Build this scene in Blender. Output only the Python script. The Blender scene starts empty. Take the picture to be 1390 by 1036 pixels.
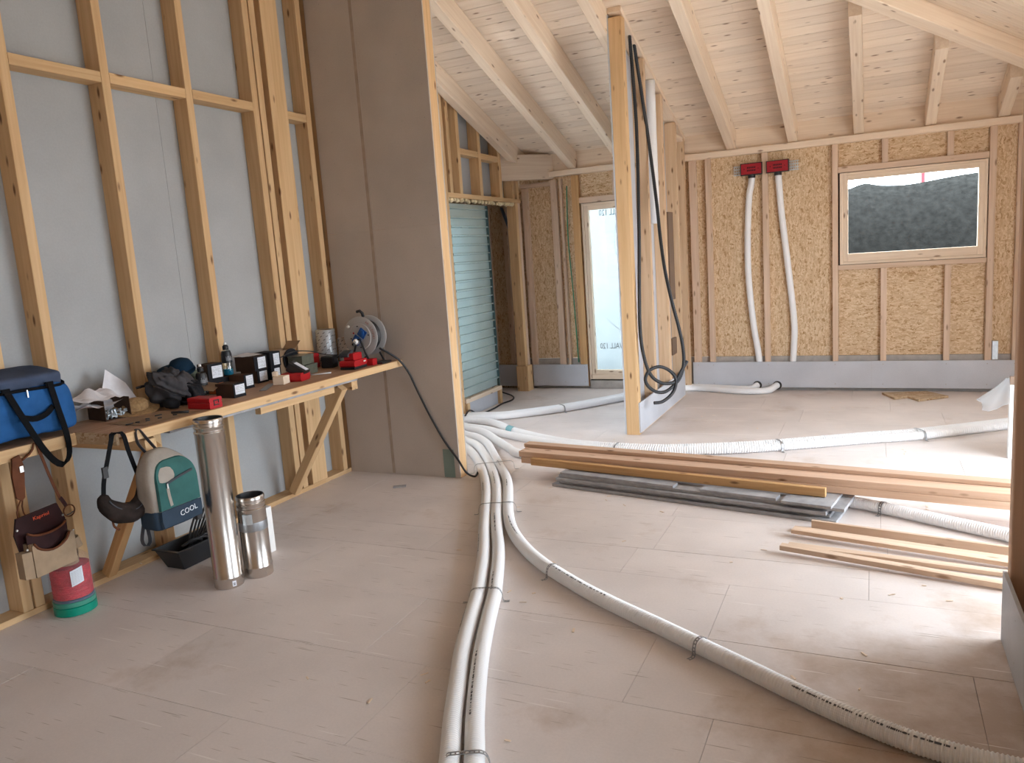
import bpy, bmesh, math, random
from mathutils import Vector, Matrix, Euler, noise
random.seed(7)
C = bpy.context.scene.collection
SC = bpy.context.scene
PI = math.pi

# ------------------------------------------------------------------ camera, sky, exposure
cam = bpy.data.cameras.new('camera'); cam_o = bpy.data.objects.new('camera', cam); C.objects.link(cam_o)
RX = Vector((0.90565275, 0.41840879, -0.06875451))
DN = Vector((0.00408989, -0.17076148, -0.98530391))
FW = Vector((-0.42400044, 0.89206199, -0.15636185))
M = Matrix.Identity(4)
for i in range(3):
    M[i][0] = RX[i]; M[i][1] = -DN[i]; M[i][2] = -FW[i]
M[2][3] = 1.7
cam_o.matrix_world = M
cam.sensor_fit = 'HORIZONTAL'; cam.sensor_width = 36.0; cam.lens = 1046.08 / 1390 * 36
cam.clip_start = 0.02; cam.clip_end = 300
SC.camera = cam_o

W = bpy.data.worlds.new('overcast_sky'); SC.world = W; W.use_nodes = True
wn = W.node_tree.nodes; wl = W.node_tree.links
bg = wn['Background']
tc = wn.new('ShaderNodeTexCoord'); sep = wn.new('ShaderNodeSeparateXYZ'); rmp = wn.new('ShaderNodeValToRGB')
wl.new(tc.outputs['Generated'], sep.inputs[0]); wl.new(sep.outputs['Z'], rmp.inputs[0])
rmp.color_ramp.elements[0].position = 0.0; rmp.color_ramp.elements[0].color = (0.775, 0.88, 1.0, 1)
rmp.color_ramp.elements[1].position = 0.8; rmp.color_ramp.elements[1].color = (0.86, 0.93, 1.0, 1)
wl.new(rmp.outputs[0], bg.inputs[0]); bg.inputs[1].default_value = 9.0

SC.view_settings.view_transform = 'Standard'; SC.view_settings.look = 'None'
SC.view_settings.gamma = 1.0; SC.view_settings.use_curve_mapping = False
SC.view_settings.exposure = 0.66
SC.cycles.max_bounces = 10; SC.cycles.diffuse_bounces = 7; SC.cycles.transparent_max_bounces = 12
SC.cycles.use_denoising = True

def portal(loc, rot, sx, sy):
    l = bpy.data.lights.new('sky_portal', 'AREA'); l.shape = 'RECTANGLE'; l.size = sx; l.size_y = sy
    l.cycles.is_portal = True
    o = bpy.data.objects.new('sky_portal', l); o.location = loc; o.rotation_euler = rot; C.objects.link(o)
# openings that let the daylight in (see wall_right, wall_left, wall_far)
portal((2.11, 4.95, 1.22), (0, PI / 2, 0), 2.4, 2.5)
portal((2.11, 0.6, 1.4), (0, PI / 2, 0), 1.7, 1.8)
portal((-4.25, 6.32, 1.57), (0, -PI / 2, 0), 1.65, 1.65)  # unseen opening in wall_left, added to brighten the far left area
portal((0.355, 9.33, 1.89), (-PI / 2, 0, 0), 1.2, 0.77)
portal((-2.76, 9.42, 1.25), (-PI / 2, 0, 0), 0.86, 2.03)

# ------------------------------------------------------------------ materials
def new_mat(name):
    m = bpy.data.materials.new(name); m.use_nodes = True
    nt = m.node_tree
    return m, nt, nt.nodes, nt.links, nt.nodes['Principled BSDF']
def plain(name, col, rough=0.6, metal=0.0, noise_amt=0.0, nscale=8.0, bump=0.0, bscale=60.0, spec=0.4):
    m, nt, n, l, b = new_mat(name)
    b.inputs['Roughness'].default_value = rough; b.inputs['Metallic'].default_value = metal
    b.inputs['Specular IOR Level'].default_value = spec
    b.inputs['Base Color'].default_value = (*col, 1)
    if noise_amt:
        t = n.new('ShaderNodeTexCoord'); no = n.new('ShaderNodeTexNoise'); no.inputs['Scale'].default_value = nscale; no.inputs['Detail'].default_value = 6
        r = n.new('ShaderNodeValToRGB')
        r.color_ramp.elements[0].position = 0.3; r.color_ramp.elements[1].position = 0.7
        r.color_ramp.elements[0].color = tuple(max(0, c * (1 - noise_amt)) for c in col) + (1,)
        r.color_ramp.elements[1].color = tuple(min(1, c * (1 + noise_amt)) for c in col) + (1,)
        l.new(t.outputs['Object'], no.inputs['Vector']); l.new(no.outputs[0], r.inputs[0]); l.new(r.outputs[0], b.inputs['Base Color'])
    if bump:
        t = n.new('ShaderNodeTexCoord'); no = n.new('ShaderNodeTexNoise'); no.inputs['Scale'].default_value = bscale; no.inputs['Detail'].default_value = 4
        bp = n.new('ShaderNodeBump'); bp.inputs['Strength'].default_value = bump; bp.inputs['Distance'].default_value = 0.01
        l.new(t.outputs['Object'], no.inputs['Vector']); l.new(no.outputs[0], bp.inputs['Height']); l.new(bp.outputs[0], b.inputs['Normal'])
    return m
def pine(name, light, dark, knot=(0.20, 0.10, 0.045), vary=0.12, knots=1.0, grain=1.0):
    """planed softwood; grain along local X"""
    m, nt, n, l, b = new_mat(name)
    b.inputs['Roughness'].default_value = 0.62; b.inputs['Specular IOR Level'].default_value = 0.25
    t = n.new('ShaderNodeTexCoord'); oi = n.new('ShaderNodeObjectInfo')
    mul = n.new('ShaderNodeVectorMath'); mul.operation = 'SCALE'; mul.inputs[0].default_value = (37, 91, 53)
    l.new(oi.outputs['Random'], mul.inputs['Scale'])
    add = n.new('ShaderNodeVectorMath'); add.operation = 'ADD'
    l.new(t.outputs['Object'], add.inputs[0]); l.new(mul.outputs[0], add.inputs[1])
    mp = n.new('ShaderNodeMapping'); mp.inputs['Scale'].default_value = (0.9, 22, 22); l.new(add.outputs[0], mp.inputs[0])
    no = n.new('ShaderNodeTexNoise'); no.inputs['Scale'].default_value = 1.6; no.inputs['Detail'].default_value = 5; no.inputs['Distortion'].default_value = 0.6
    l.new(mp.outputs[0], no.inputs['Vector'])
    r = n.new('ShaderNodeValToRGB'); r.color_ramp.elements[0].position = 0.32; r.color_ramp.elements[1].position = 0.66
    r.color_ramp.elements[0].color = (*dark, 1); r.color_ramp.elements[1].color = (*light, 1)
    l.new(no.outputs[0], r.inputs[0])
    # knots
    mk = n.new('ShaderNodeMapping'); mk.inputs['Scale'].default_value = (4.2, 13, 13); l.new(add.outputs[0], mk.inputs[0])
    vo = n.new('ShaderNodeTexVoronoi'); vo.inputs['Scale'].default_value = 1.0; vo.inputs['Randomness'].default_value = 1.0; l.new(mk.outputs[0], vo.inputs['Vector'])
    kr = n.new('ShaderNodeValToRGB'); kr.color_ramp.elements[0].position = 0.07; kr.color_ramp.elements[0].color = (knots,) * 3 + (1,)
    kr.color_ramp.elements[1].position = 0.17; kr.color_ramp.elements[1].color = (0, 0, 0, 1)
    l.new(vo.outputs['Distance'], kr.inputs[0])
    mx = n.new('ShaderNodeMix'); mx.data_type = 'RGBA'; l.new(kr.outputs[0], mx.inputs['Factor']); l.new(r.outputs[0], mx.inputs['A']); mx.inputs['B'].default_value = (*knot, 1)
    # piece to piece tint
    hs = n.new('ShaderNodeHueSaturation'); mr = n.new('ShaderNodeMapRange'); mr.inputs['To Min'].default_value = 1 - vary; mr.inputs['To Max'].default_value = 1 + vary
    l.new(oi.outputs['Random'], mr.inputs[0]); l.new(mr.outputs[0], hs.inputs['Value']); l.new(mx.outputs['Result'], hs.inputs['Color'])
    l.new(hs.outputs[0], b.inputs['Base Color'])
    bp = n.new('ShaderNodeBump'); bp.inputs['Strength'].default_value = 0.12 * grain; bp.inputs['Distance'].default_value = 0.004
    l.new(no.outputs[0], bp.inputs['Height']); l.new(bp.outputs[0], b.inputs['Normal'])
    return m
def osb(name, tint=1.0):
    m, nt, n, l, b = new_mat(name)
    b.inputs['Roughness'].default_value = 0.6; b.inputs['Specular IOR Level'].default_value = 0.25
    t = n.new('ShaderNodeTexCoord')
    dn = n.new('ShaderNodeTexNoise'); dn.inputs['Scale'].default_value = 14; l.new(t.outputs['Object'], dn.inputs['Vector'])
    dm = n.new('ShaderNodeMix'); dm.data_type = 'VECTOR'; dm.inputs['Factor'].default_value = 0.05
    l.new(t.outputs['Object'], dm.inputs['A']); l.new(dn.outputs['Color'], dm.inputs['B'])
    cols = []
    for rot in ((0.5, 0.4, 0.5), (-0.5, 0.9, -0.8), (0.2, -0.6, 1.3)):
        mp = n.new('ShaderNodeMapping'); mp.inputs['Rotation'].default_value = rot; mp.inputs['Scale'].default_value = (18, 75, 75)
        l.new(dm.outputs['Result'], mp.inputs[0])
        vo = n.new('ShaderNodeTexVoronoi'); vo.inputs['Scale'].default_value = 1.0; l.new(mp.outputs[0], vo.inputs['Vector'])
        cols.append(vo)
    sel = n.new('ShaderNodeTexNoise'); sel.inputs['Scale'].default_value = 26; sel.inputs['Detail'].default_value = 3; l.new(t.outputs['Object'], sel.inputs['Vector'])
    def step(pos):
        r = n.new('ShaderNodeValToRGB'); r.color_ramp.elements[0].position = pos; r.color_ramp.elements[1].position = pos + 0.02
        l.new(sel.outputs[0], r.inputs[0]); return r
    mA = n.new('ShaderNodeMix'); mA.data_type = 'RGBA'; l.new(step(0.46).outputs[0], mA.inputs['Factor']); l.new(cols[0].outputs['Color'], mA.inputs['A']); l.new(cols[1].outputs['Color'], mA.inputs['B'])
    mB = n.new('ShaderNodeMix'); mB.data_type = 'RGBA'; l.new(step(0.56).outputs[0], mB.inputs['Factor']); l.new(mA.outputs['Result'], mB.inputs['A']); l.new(cols[2].outputs['Color'], mB.inputs['B'])
    sx = n.new('ShaderNodeSeparateColor'); l.new(mB.outputs['Result'], sx.inputs[0])
    r = n.new('ShaderNodeValToRGB'); e = r.color_ramp.elements
    e[0].position = 0.0; e[0].color = (0.40 * tint, 0.235 * tint, 0.105 * tint, 1)
    e[1].position = 1.0; e[1].color = (0.76 * tint, 0.60 * tint, 0.41 * tint, 1)
    k = e.new(0.18); k.color = (0.57 * tint, 0.39 * tint, 0.225 * tint, 1)
    k = e.new(0.6); k.color = (0.66 * tint, 0.485 * tint, 0.305 * tint, 1)
    l.new(sx.outputs[0], r.inputs[0]); l.new(r.outputs[0], b.inputs['Base Color'])
    bp = n.new('ShaderNodeBump'); bp.inputs['Strength'].default_value = 0.25; bp.inputs['Distance'].default_value = 0.003
    l.new(sx.outputs[0], bp.inputs['Height']); l.new(bp.outputs[0], b.inputs['Normal'])
    return m
def fibre_board(name, col, stain=None, rough=0.75, vary=0.03, spec=0.25, scratch=0.0):
    m, nt, n, l, b = new_mat(name)
    b.inputs['Roughness'].default_value = rough; b.inputs['Specular IOR Level'].default_value = spec
    g = n.new('ShaderNodeNewGeometry'); oi = n.new('ShaderNodeObjectInfo')
    n1 = n.new('ShaderNodeTexNoise'); n1.inputs['Scale'].default_value = 2.2; n1.inputs['Detail'].default_value = 8; l.new(g.outputs['Position'], n1.inputs['Vector'])
    n2 = n.new('ShaderNodeTexNoise'); n2.inputs['Scale'].default_value = 90; n2.inputs['Detail'].default_value = 3; l.new(g.outputs['Position'], n2.inputs['Vector'])
    ma = n.new('ShaderNodeMath'); ma.operation = 'MULTIPLY_ADD'; ma.inputs[1].default_value = 0.35; l.new(n2.outputs[0], ma.inputs[0]); l.new(n1.outputs[0], ma.inputs[2])
    r = n.new('ShaderNodeValToRGB'); r.color_ramp.elements[0].position = 0.45; r.color_ramp.elements[1].position = 0.9
    r.color_ramp.elements[0].color = tuple(c * 0.90 for c in col) + (1,); r.color_ramp.elements[1].color = tuple(min(1, c * 1.07) for c in col) + (1,)
    l.new(ma.outputs[0], r.inputs[0]); out = r.outputs[0]
    if stain:
        # dried dirt trodden into the boards: patches with a shape of their own
        n3 = n.new('ShaderNodeTexNoise'); n3.inputs['Scale'].default_value = 1.5; n3.inputs['Detail'].default_value = 10; n3.inputs['Roughness'].default_value = 0.65
        l.new(g.outputs['Position'], n3.inputs['Vector'])
        ln = n.new('ShaderNodeVectorMath'); ln.operation = 'DISTANCE'; ln.inputs[1].default_value = (0.45, 2.85, 0.0); l.new(g.outputs['Position'], ln.inputs[0])
        mr = n.new('ShaderNodeMapRange'); mr.inputs['From Min'].default_value = 0.1; mr.inputs['From Max'].default_value = 1.3; mr.inputs['To Min'].default_value = 0.26; mr.inputs['To Max'].default_value = -0.04
        l.new(ln.outputs['Value'], mr.inputs[0])
        ad = n.new('ShaderNodeMath'); ad.operation = 'ADD'; l.new(n3.outputs[0], ad.inputs[0]); l.new(mr.outputs[0], ad.inputs[1])
        sr = n.new('ShaderNodeValToRGB'); sr.color_ramp.elements[0].position = 0.54; sr.color_ramp.elements[0].color = (0, 0, 0, 1); sr.color_ramp.elements[1].position = 0.76; sr.color_ramp.elements[1].color = (0.75, 0.75, 0.75, 1)
        l.new(ad.outputs[0], sr.inputs[0])
        mx = n.new('ShaderNodeMix'); mx.data_type = 'RGBA'; l.new(sr.outputs[0], mx.inputs['Factor']); l.new(out, mx.inputs['A']); mx.inputs['B'].default_value = (*stain, 1)
        out = mx.outputs['Result']
        # scuff scratches
        for rot, sc, colr, lim in ((0.55, 1.0, (0.86, 0.81, 0.78, 1), 0.955), (-0.8, 0.8, (0.86, 0.81, 0.78, 1), 0.955), (1.9, 1.1, (0.34, 0.27, 0.22, 1), 0.965), (2.6, 2.2, (0.30, 0.23, 0.17, 1), 0.93)):
            mp = n.new('ShaderNodeMapping'); mp.inputs['Rotation'].default_value = (0, 0, rot); mp.inputs['Scale'].default_value = (2.0 * sc, 50 * sc, 1); l.new(g.outputs['Position'], mp.inputs[0])
            v = n.new('ShaderNodeTexVoronoi'); v.voronoi_dimensions = '2D'; v.inputs['Scale'].default_value = 1.0; l.new(mp.outputs[0], v.inputs['Vector'])
            sc_ = n.new('ShaderNodeSeparateColor'); l.new(v.outputs['Color'], sc_.inputs[0])
            gt = n.new('ShaderNodeMath'); gt.operation = 'GREATER_THAN'; gt.inputs[1].default_value = lim; l.new(sc_.outputs[0], gt.inputs[0])
            vr = n.new('ShaderNodeValToRGB'); vr.color_ramp.elements[0].position = 0.07; vr.color_ramp.elements[0].color = (0.75, 0.75, 0.75, 1); vr.color_ramp.elements[1].position = 0.16; vr.color_ramp.elements[1].color = (0, 0, 0, 1)
            l.new(v.outputs['Distance'], vr.inputs[0])
            mu = n.new('ShaderNodeMath'); mu.operation = 'MULTIPLY'; l.new(vr.outputs[0], mu.inputs[0]); l.new(gt.outputs[0], mu.inputs[1])
            mx = n.new('ShaderNodeMix'); mx.data_type = 'RGBA'; l.new(mu.outputs[0], mx.inputs['Factor']); l.new(out, mx.inputs['A']); mx.inputs['B'].default_value = colr; out = mx.outputs['Result']
    hs = n.new('ShaderNodeHueSaturation'); mr = n.new('ShaderNodeMapRange'); mr.inputs['To Min'].default_value = 1 - vary; mr.inputs['To Max'].default_value = 1 + vary
    l.new(oi.outputs['Random'], mr.inputs[0]); l.new(mr.outputs[0], hs.inputs['Value']); l.new(out, hs.inputs['Color']); l.new(hs.outputs[0], b.inputs['Base Color'])
    bp = n.new('ShaderNodeBump'); bp.inputs['Strength'].default_value = 0.06; bp.inputs['Distance'].default_value = 0.004; l.new(n2.outputs[0], bp.inputs['Height']); l.new(bp.outputs[0], b.inputs['Normal'])
    return m
def glass_mat(name, tint=(1, 1, 1), refl=0.08):
    m = bpy.data.materials.new(name); m.use_nodes = True; nt = m.node_tree; nt.nodes.clear()
    o = nt.nodes.new('ShaderNodeOutputMaterial'); tr = nt.nodes.new('ShaderNodeBsdfTransparent'); gl = nt.nodes.new('ShaderNodeBsdfGlossy'); mx = nt.nodes.new('ShaderNodeMixShader')
    tr.inputs[0].default_value = (*tint, 1); gl.inputs['Roughness'].default_value = 0.03; mx.inputs[0].default_value = refl
    nt.links.new(tr.outputs[0], mx.inputs[1]); nt.links.new(gl.outputs[0], mx.inputs[2]); nt.links.new(mx.outputs[0], o.inputs[0])
    return m
def film_mat(name, col, trans, thr):
    """thin plastic: part see-through, part translucent, part diffuse"""
    m = bpy.data.materials.new(name); m.use_nodes = True; nt = m.node_tree; nt.nodes.clear()
    o = nt.nodes.new('ShaderNodeOutputMaterial'); tr = nt.nodes.new('ShaderNodeBsdfTransparent'); tl = nt.nodes.new('ShaderNodeBsdfTranslucent'); pr = nt.nodes.new('ShaderNodeBsdfPrincipled')
    pr.inputs['Base Color'].default_value = (*col, 1); pr.inputs['Roughness'].default_value = 0.18; tl.inputs[0].default_value = (*col, 1)
    a = nt.nodes.new('ShaderNodeMixShader'); b = nt.nodes.new('ShaderNodeMixShader'); a.inputs[0].default_value = trans; b.inputs[0].default_value = thr
    nt.links.new(pr.outputs[0], a.inputs[1]); nt.links.new(tl.outputs[0], a.inputs[2]); nt.links.new(a.outputs[0], b.inputs[1]); nt.links.new(tr.outputs[0], b.inputs[2]); nt.links.new(b.outputs[0], o.inputs[0])
    return m

PINE = pine('pine_studs_honey', (0.69, 0.47, 0.255), (0.585, 0.37, 0.185), vary=0.10)
PINEF = pine('pine_pale_planed', (0.82, 0.68, 0.53), (0.73, 0.58, 0.435), vary=0.07, knots=0.8)
PINEB = pine('pine_pale_batten', (0.70, 0.535, 0.405), (0.60, 0.435, 0.31), vary=0.08, knots=0.7)
CEIL = pine('spruce_board_whitewashed', (0.86, 0.745, 0.615), (0.78, 0.65, 0.52), vary=0.055, knots=0.75)
PILE = pine('pine_pile_pinkish', (0.66, 0.46, 0.33), (0.55, 0.365, 0.25), vary=0.08)
PINEM = pine('pine_studs_light', (0.72, 0.525, 0.345), (0.62, 0.42, 0.255), vary=0.07)
ORANGE = pine('pine_orange', (0.62, 0.38, 0.18), (0.53, 0.30, 0.125), vary=0.05)
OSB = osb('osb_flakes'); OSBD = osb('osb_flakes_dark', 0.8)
PLY = pine('plywood_top', (0.46, 0.30, 0.20), (0.36, 0.22, 0.14), vary=0.05, knots=0.3)
BACK = fibre_board('grey_backing_board', (0.395, 0.405, 0.405), vary=0.02)
BOARD = fibre_board('gypsum_fibre_wall', (0.53, 0.48, 0.435), vary=0.02)
FLOOR = fibre_board('gypsum_fibre_floor', (0.715, 0.65, 0.618), stain=(0.40, 0.28, 0.185), rough=0.5, vary=0.025, spec=0.4)
SKIRT = fibre_board('gypsum_skirting', (0.55, 0.57, 0.615), vary=0.015)
SUBF = plain('subfloor_screed', (0.22, 0.18, 0.15), 0.9)
DARK = plain('dark_gap', (0.05, 0.045, 0.04), 0.9)
PLINTH = plain('grey_plinth', (0.42, 0.39, 0.36), 0.9, noise_amt=0.12, nscale=14)
WHITE = plain('white_plastic_duct', (0.88, 0.89, 0.90), 0.42, spec=0.35)
PRINT = plain('black_print', (0.12, 0.12, 0.13), 0.8)
GREYP = plain('grey_print', (0.45, 0.46, 0.48), 0.8)
STRAP = plain('galvanised_strap', (0.34, 0.35, 0.36), 0.45, 0.8)
STEEL = plain('flue_steel', (0.62, 0.575, 0.53), 0.27, 1.0, noise_amt=0.05, nscale=3)
STEELD = plain('flue_inside', (0.2, 0.2, 0.2), 0.35, 1.0)
RIBMET = plain('grey_green_sheet_metal', (0.50, 0.63, 0.63), 0.27, 0.6, noise_amt=0.06, nscale=4)
RIBEDGE = plain('dark_green_sheet_edge', (0.07, 0.12, 0.12), 0.5, 0.3)
BLACK = plain('black_plastic', (0.022, 0.022, 0.024), 0.42)
BLACKM = plain('black_webbing', (0.010, 0.010, 0.011), 0.95, bump=0.3, bscale=300, spec=0.06)
HOSE = plain('black_conduit', (0.028, 0.03, 0.034), 0.45)
RED = plain('red_plastic', (0.43, 0.014, 0.018), 0.45, spec=0.25)
REDBOX = plain('red_box_face', (0.33, 0.012, 0.022), 0.45, noise_amt=0.1, nscale=20)
BLUEBAG = plain('blue_nylon', (0.022, 0.098, 0.27), 0.8, noise_amt=0.25, nscale=7, bump=0.35, bscale=30, spec=0.12)
BLUELID = plain('slate_nylon', (0.06, 0.08, 0.13), 0.85, noise_amt=0.2, nscale=9, bump=0.2, bscale=50, spec=0.1)
TEAL = plain('teal_nylon', (0.042, 0.125, 0.115), 0.85, noise_amt=0.16, nscale=9, bump=0.3, bscale=40, spec=0.1)
BEIGE = plain('beige_nylon', (0.34, 0.30, 0.255), 0.85, noise_amt=0.12, nscale=9, bump=0.25, bscale=50)
NAVY = plain('navy_nylon', (0.036, 0.055, 0.08), 0.85, spec=0.1, noise_amt=0.1, nscale=10)
GREYZ = plain('grey_zip', (0.06, 0.062, 0.07), 0.8, spec=0.15)
SILVER = plain('silver_metal', (0.75, 0.75, 0.74), 0.3, 0.95)
WHITEP = plain('white_plastic', (0.82, 0.82, 0.80), 0.45)
PAPER = plain('white_paper', (0.72, 0.70, 0.72), 0.85, noise_amt=0.08, nscale=20)
LABEL = plain('white_label', (0.72, 0.75, 0.80), 0.7)
CARD = plain('brown_cardboard', (0.30, 0.195, 0.115), 0.9, noise_amt=0.1, nscale=12)
CARDD = plain('dark_brown_carton', (0.075, 0.044, 0.030), 0.85, spec=0.12, noise_amt=0.12, nscale=14)
CARDB = plain('black_carton', (0.018, 0.018, 0.021), 0.75, spec=0.15)
STRAW = plain('woven_straw', (0.36, 0.22, 0.10), 0.9, noise_amt=0.3, nscale=60, bump=0.6, bscale=120)
JACKET = plain('charcoal_jacket', (0.060, 0.056, 0.059), 0.95, spec=0.08, noise_amt=0.25, nscale=8, bump=0.4, bscale=30)
LINING = plain('black_lining', (0.012, 0.012, 0.014), 0.8, spec=0.15, noise_amt=0.3, nscale=20)
CAPBLUE = plain('navy_cap', (0.010, 0.027, 0.05), 0.9, spec=0.1)
OLIVE = plain('olive_cloth', (0.085, 0.10, 0.07), 0.9, noise_amt=0.2, nscale=20)
LEATH = plain('brown_leather', (0.12, 0.040, 0.017), 0.65, spec=0.15, noise_amt=0.2, nscale=20)
LEATHD = plain('dark_leather', (0.030, 0.010, 0.010), 0.6, spec=0.15, noise_amt=0.2, nscale=20)
SUEDE = plain('tan_suede', (0.33, 0.235, 0.15), 0.95, noise_amt=0.12, nscale=18)
WAIST = plain('dark_brown_canvas', (0.030, 0.022, 0.019), 0.92, spec=0.06, noise_amt=0.25, nscale=18, bump=0.4, bscale=50)
ORPRINT = plain('orange_print', (0.70, 0.09, 0.03), 0.6)
WHPRINT = plain('white_print', (0.75, 0.77, 0.80), 0.6)
GREENP = plain('green_plastic', (0.0, 0.26, 0.17), 0.35)
GREENC = plain('green_cord', (0.01, 0.22, 0.12), 0.6)
TWINE = plain('red_twine', (0.52, 0.03, 0.045), 0.6, noise_amt=0.25, nscale=30, bump=0.5, bscale=90)
TWINEB = plain('blue_band', (0.05, 0.10, 0.16), 0.5)
ORANGEP = plain('orange_packet', (0.72, 0.19, 0.05), 0.6)
GREENBOX = plain('greenish_clear_plastic', (0.115, 0.12, 0.09), 0.35, noise_amt=0.2, nscale=30)
REELG = plain('grey_reel_plastic', (0.45, 0.46, 0.47), 0.45)
BLUES = plain('blue_socket', (0.015, 0.09, 0.33), 0.4)
REDINK = plain('faded_red_ink', (0.42, 0.20, 0.17), 0.7)
TAPER = plain('silver_tape_wrap', (0.47, 0.50, 0.52), 0.3, 0.3)
TAPEW = plain('paper_tape_wrap', (0.60, 0.52, 0.46), 0.7)
YELLOW = plain('yellow_grip', (0.55, 0.36, 0.06), 0.5)
TAPEB = plain('teal_tape', (0.20, 0.42, 0.46), 0.5)
TAPEG = plain('sage_tape', (0.23, 0.31, 0.28), 0.6)
STONE = plain('grey_cement_board', (0.36, 0.36, 0.37), 0.95, spec=0.08, noise_amt=0.22, nscale=10, bump=0.3, bscale=80)
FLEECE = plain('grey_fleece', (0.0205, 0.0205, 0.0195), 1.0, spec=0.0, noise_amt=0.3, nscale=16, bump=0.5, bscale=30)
GROUND = plain('outside_gravel', (0.64, 0.61, 0.57), 0.95, noise_amt=0.15, nscale=4)
FOAM = plain('expanding_foam', (0.72, 0.60, 0.38), 0.8, noise_amt=0.2, nscale=30)
BROWNCH = plain('brown_channel', (0.19, 0.125, 0.085), 0.6)
POLE = plain('red_pole', (0.30, 0.02, 0.03), 0.5)
ZINC = plain('zinc_plate', (0.62, 0.67, 0.70), 0.45, 0.6, noise_amt=0.1, nscale=30)
RENDER = plain('outside_render', (0.66, 0.60, 0.53), 0.9)
BLUEMET = plain('blue_grey_bracket', (0.20, 0.26, 0.36), 0.4, 0.6)
GLASS = glass_mat('window_glass', (0.97, 0.985, 0.98), 0.003)
CLEAR = glass_mat('clear_bottle', (0.86, 0.88, 0.86), 0.12)
FILM = film_mat('white_membrane_film', (0.145, 0.168, 0.175), 0.66, 0.012)
WRAP = film_mat('clear_wrap', (0.80, 0.75, 0.78), 0.25, 0.90)
MILKY = film_mat('milky_polythene', (0.55, 0.56, 0.57), 0.35, 0.45)
LIQUID = plain('blue_drink', (0.02, 0.22, 0.36), 0.2)

# ------------------------------------------------------------------ building helpers
WM = {}
def put(o, mw, parent=None):
    if parent is not None:
        o.parent = parent; o.matrix_parent_inverse = WM[parent.name].inverted()
    o.matrix_basis = mw; WM[o.name] = mw.copy()
    return o
def empty(name, loc=(0, 0, 0), rotz=0.0, parent=None):
    o = bpy.data.objects.new(name, None); C.objects.link(o); o.empty_display_size = 0.05
    return put(o, Matrix.Translation(loc) @ Matrix.Rotation(rotz, 4, 'Z'), parent)
def thing(name, label, cat, loc=(0, 0, 0), rotz=0.0, group=None):
    o = empty(name, loc, rotz); return tag(o, label, cat, group)
def tag(o, label, cat, group=None):
    o['label'] = label; o['category'] = cat
    if group: o['group'] = group
    return o
def struct(name, loc=(0, 0, 0)):
    o = empty(name, loc); o['kind'] = 'structure'; return o
def mobj(name, verts, faces, mat, parent=None, mw=None, smooth=False):
    me = bpy.data.meshes.new(name); me.from_pydata([tuple(v) for v in verts], [], faces); me.update()
    if smooth:
        for p in me.polygons: p.use_smooth = True
    me.materials.append(mat)
    o = bpy.data.objects.new(name, me); C.objects.link(o)
    return put(o, mw or Matrix.Identity(4), parent)
def bobj(name, bm, mat, parent=None, mw=None, smooth=False, recalc=True):
    if recalc: bmesh.ops.recalc_face_normals(bm, faces=bm.faces)
    me = bpy.data.meshes.new(name); bm.to_mesh(me); bm.free()
    if smooth:
        for p in me.polygons: p.use_smooth = True
    me.materials.append(mat)
    o = bpy.data.objects.new(name, me); C.objects.link(o)
    return put(o, mw or Matrix.Identity(4), parent)
def prism_lv(L, w, h, c):
    a, b = w / 2, h / 2
    if c <= 0: sec = [(-a, -b), (a, -b), (a, b), (-a, b)]
    else: sec = [(-a + c, -b), (a - c, -b), (a, -b + c), (a, b - c), (a - c, b), (-a + c, b), (-a, b - c), (-a, -b + c)]
    n = len(sec)
    v = [(-L / 2, y, z) for y, z in sec] + [(L / 2, y, z) for y, z in sec]
    f = [tuple(range(n - 1, -1, -1)), tuple(range(n, 2 * n))] + [(i, (i + 1) % n, n + (i + 1) % n, n + i) for i in range(n)]
    return v, f
_cache = {}
def prism_obj(name, L, w, h, c, mat, parent, mw):
    key = (round(L, 3), round(w, 3), round(h, 3), round(c, 4), mat.name)
    if key in _cache:
        o = bpy.data.objects.new(name, _cache[key]); C.objects.link(o); return put(o, mw, parent)
    v, f = prism_lv(L, w, h, c); o = mobj(name, v, f, mat, parent, mw); _cache[key] = o.data; return o
def beam(name, p0, p1, w, h, mat, parent=None, up=(0, 0, 1), c=0.003):
    """bar from p0 to p1; h measured towards up, w across"""
    p0, p1 = Vector(p0), Vector(p1); x = (p1 - p0); L = x.length; x = x / L; up = Vector(up)
    y = up.cross(x); y.normalize(); z = x.cross(y); c0 = (p0 + p1) / 2
    mw = Matrix(((x.x, y.x, z.x, c0.x), (x.y, y.y, z.y, c0.y), (x.z, y.z, z.z, c0.z), (0, 0, 0, 1)))
    return prism_obj(name, L, w, h, c, mat, parent, mw)
def box(name, xr, yr, zr, mat, parent=None, c=0.002):
    """axis aligned box, local X laid along the longest side (grain)"""
    d = [xr[1] - xr[0], yr[1] - yr[0], zr[1] - zr[0]]
    ctr = Vector(((xr[0] + xr[1]) / 2, (yr[0] + yr[1]) / 2, (zr[0] + zr[1]) / 2))
    k = max(range(3), key=lambda i: d[i])
    if k == 0: p = Vector((d[0] / 2, 0, 0)); w, h, up = d[1], d[2], (0, 0, 1)
    elif k == 1: p = Vector((0, d[1] / 2, 0)); w, h, up = d[0], d[2], (0, 0, 1)
    else: p = Vector((0, 0, d[2] / 2)); w, h, up = d[1], d[0], (1, 0, 0)
    return beam(name, ctr - p, ctr + p, w, h, mat, parent, up, min(c, 0.3 * min(d)))
def obox(name, ctr, size, rotz, mat, parent=None, c=0.002, tilt=(0, 0)):
    """box turned about Z; size in its own x, y, z"""
    mw = Matrix.Translation(ctr) @ Euler((tilt[0], tilt[1], rotz)).to_matrix().to_4x4()
    v, f = prism_lv(size[0], size[1], size[2], min(c, 0.3 * min(size)))
    return mobj(name, v, f, mat, parent, mw)
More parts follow.
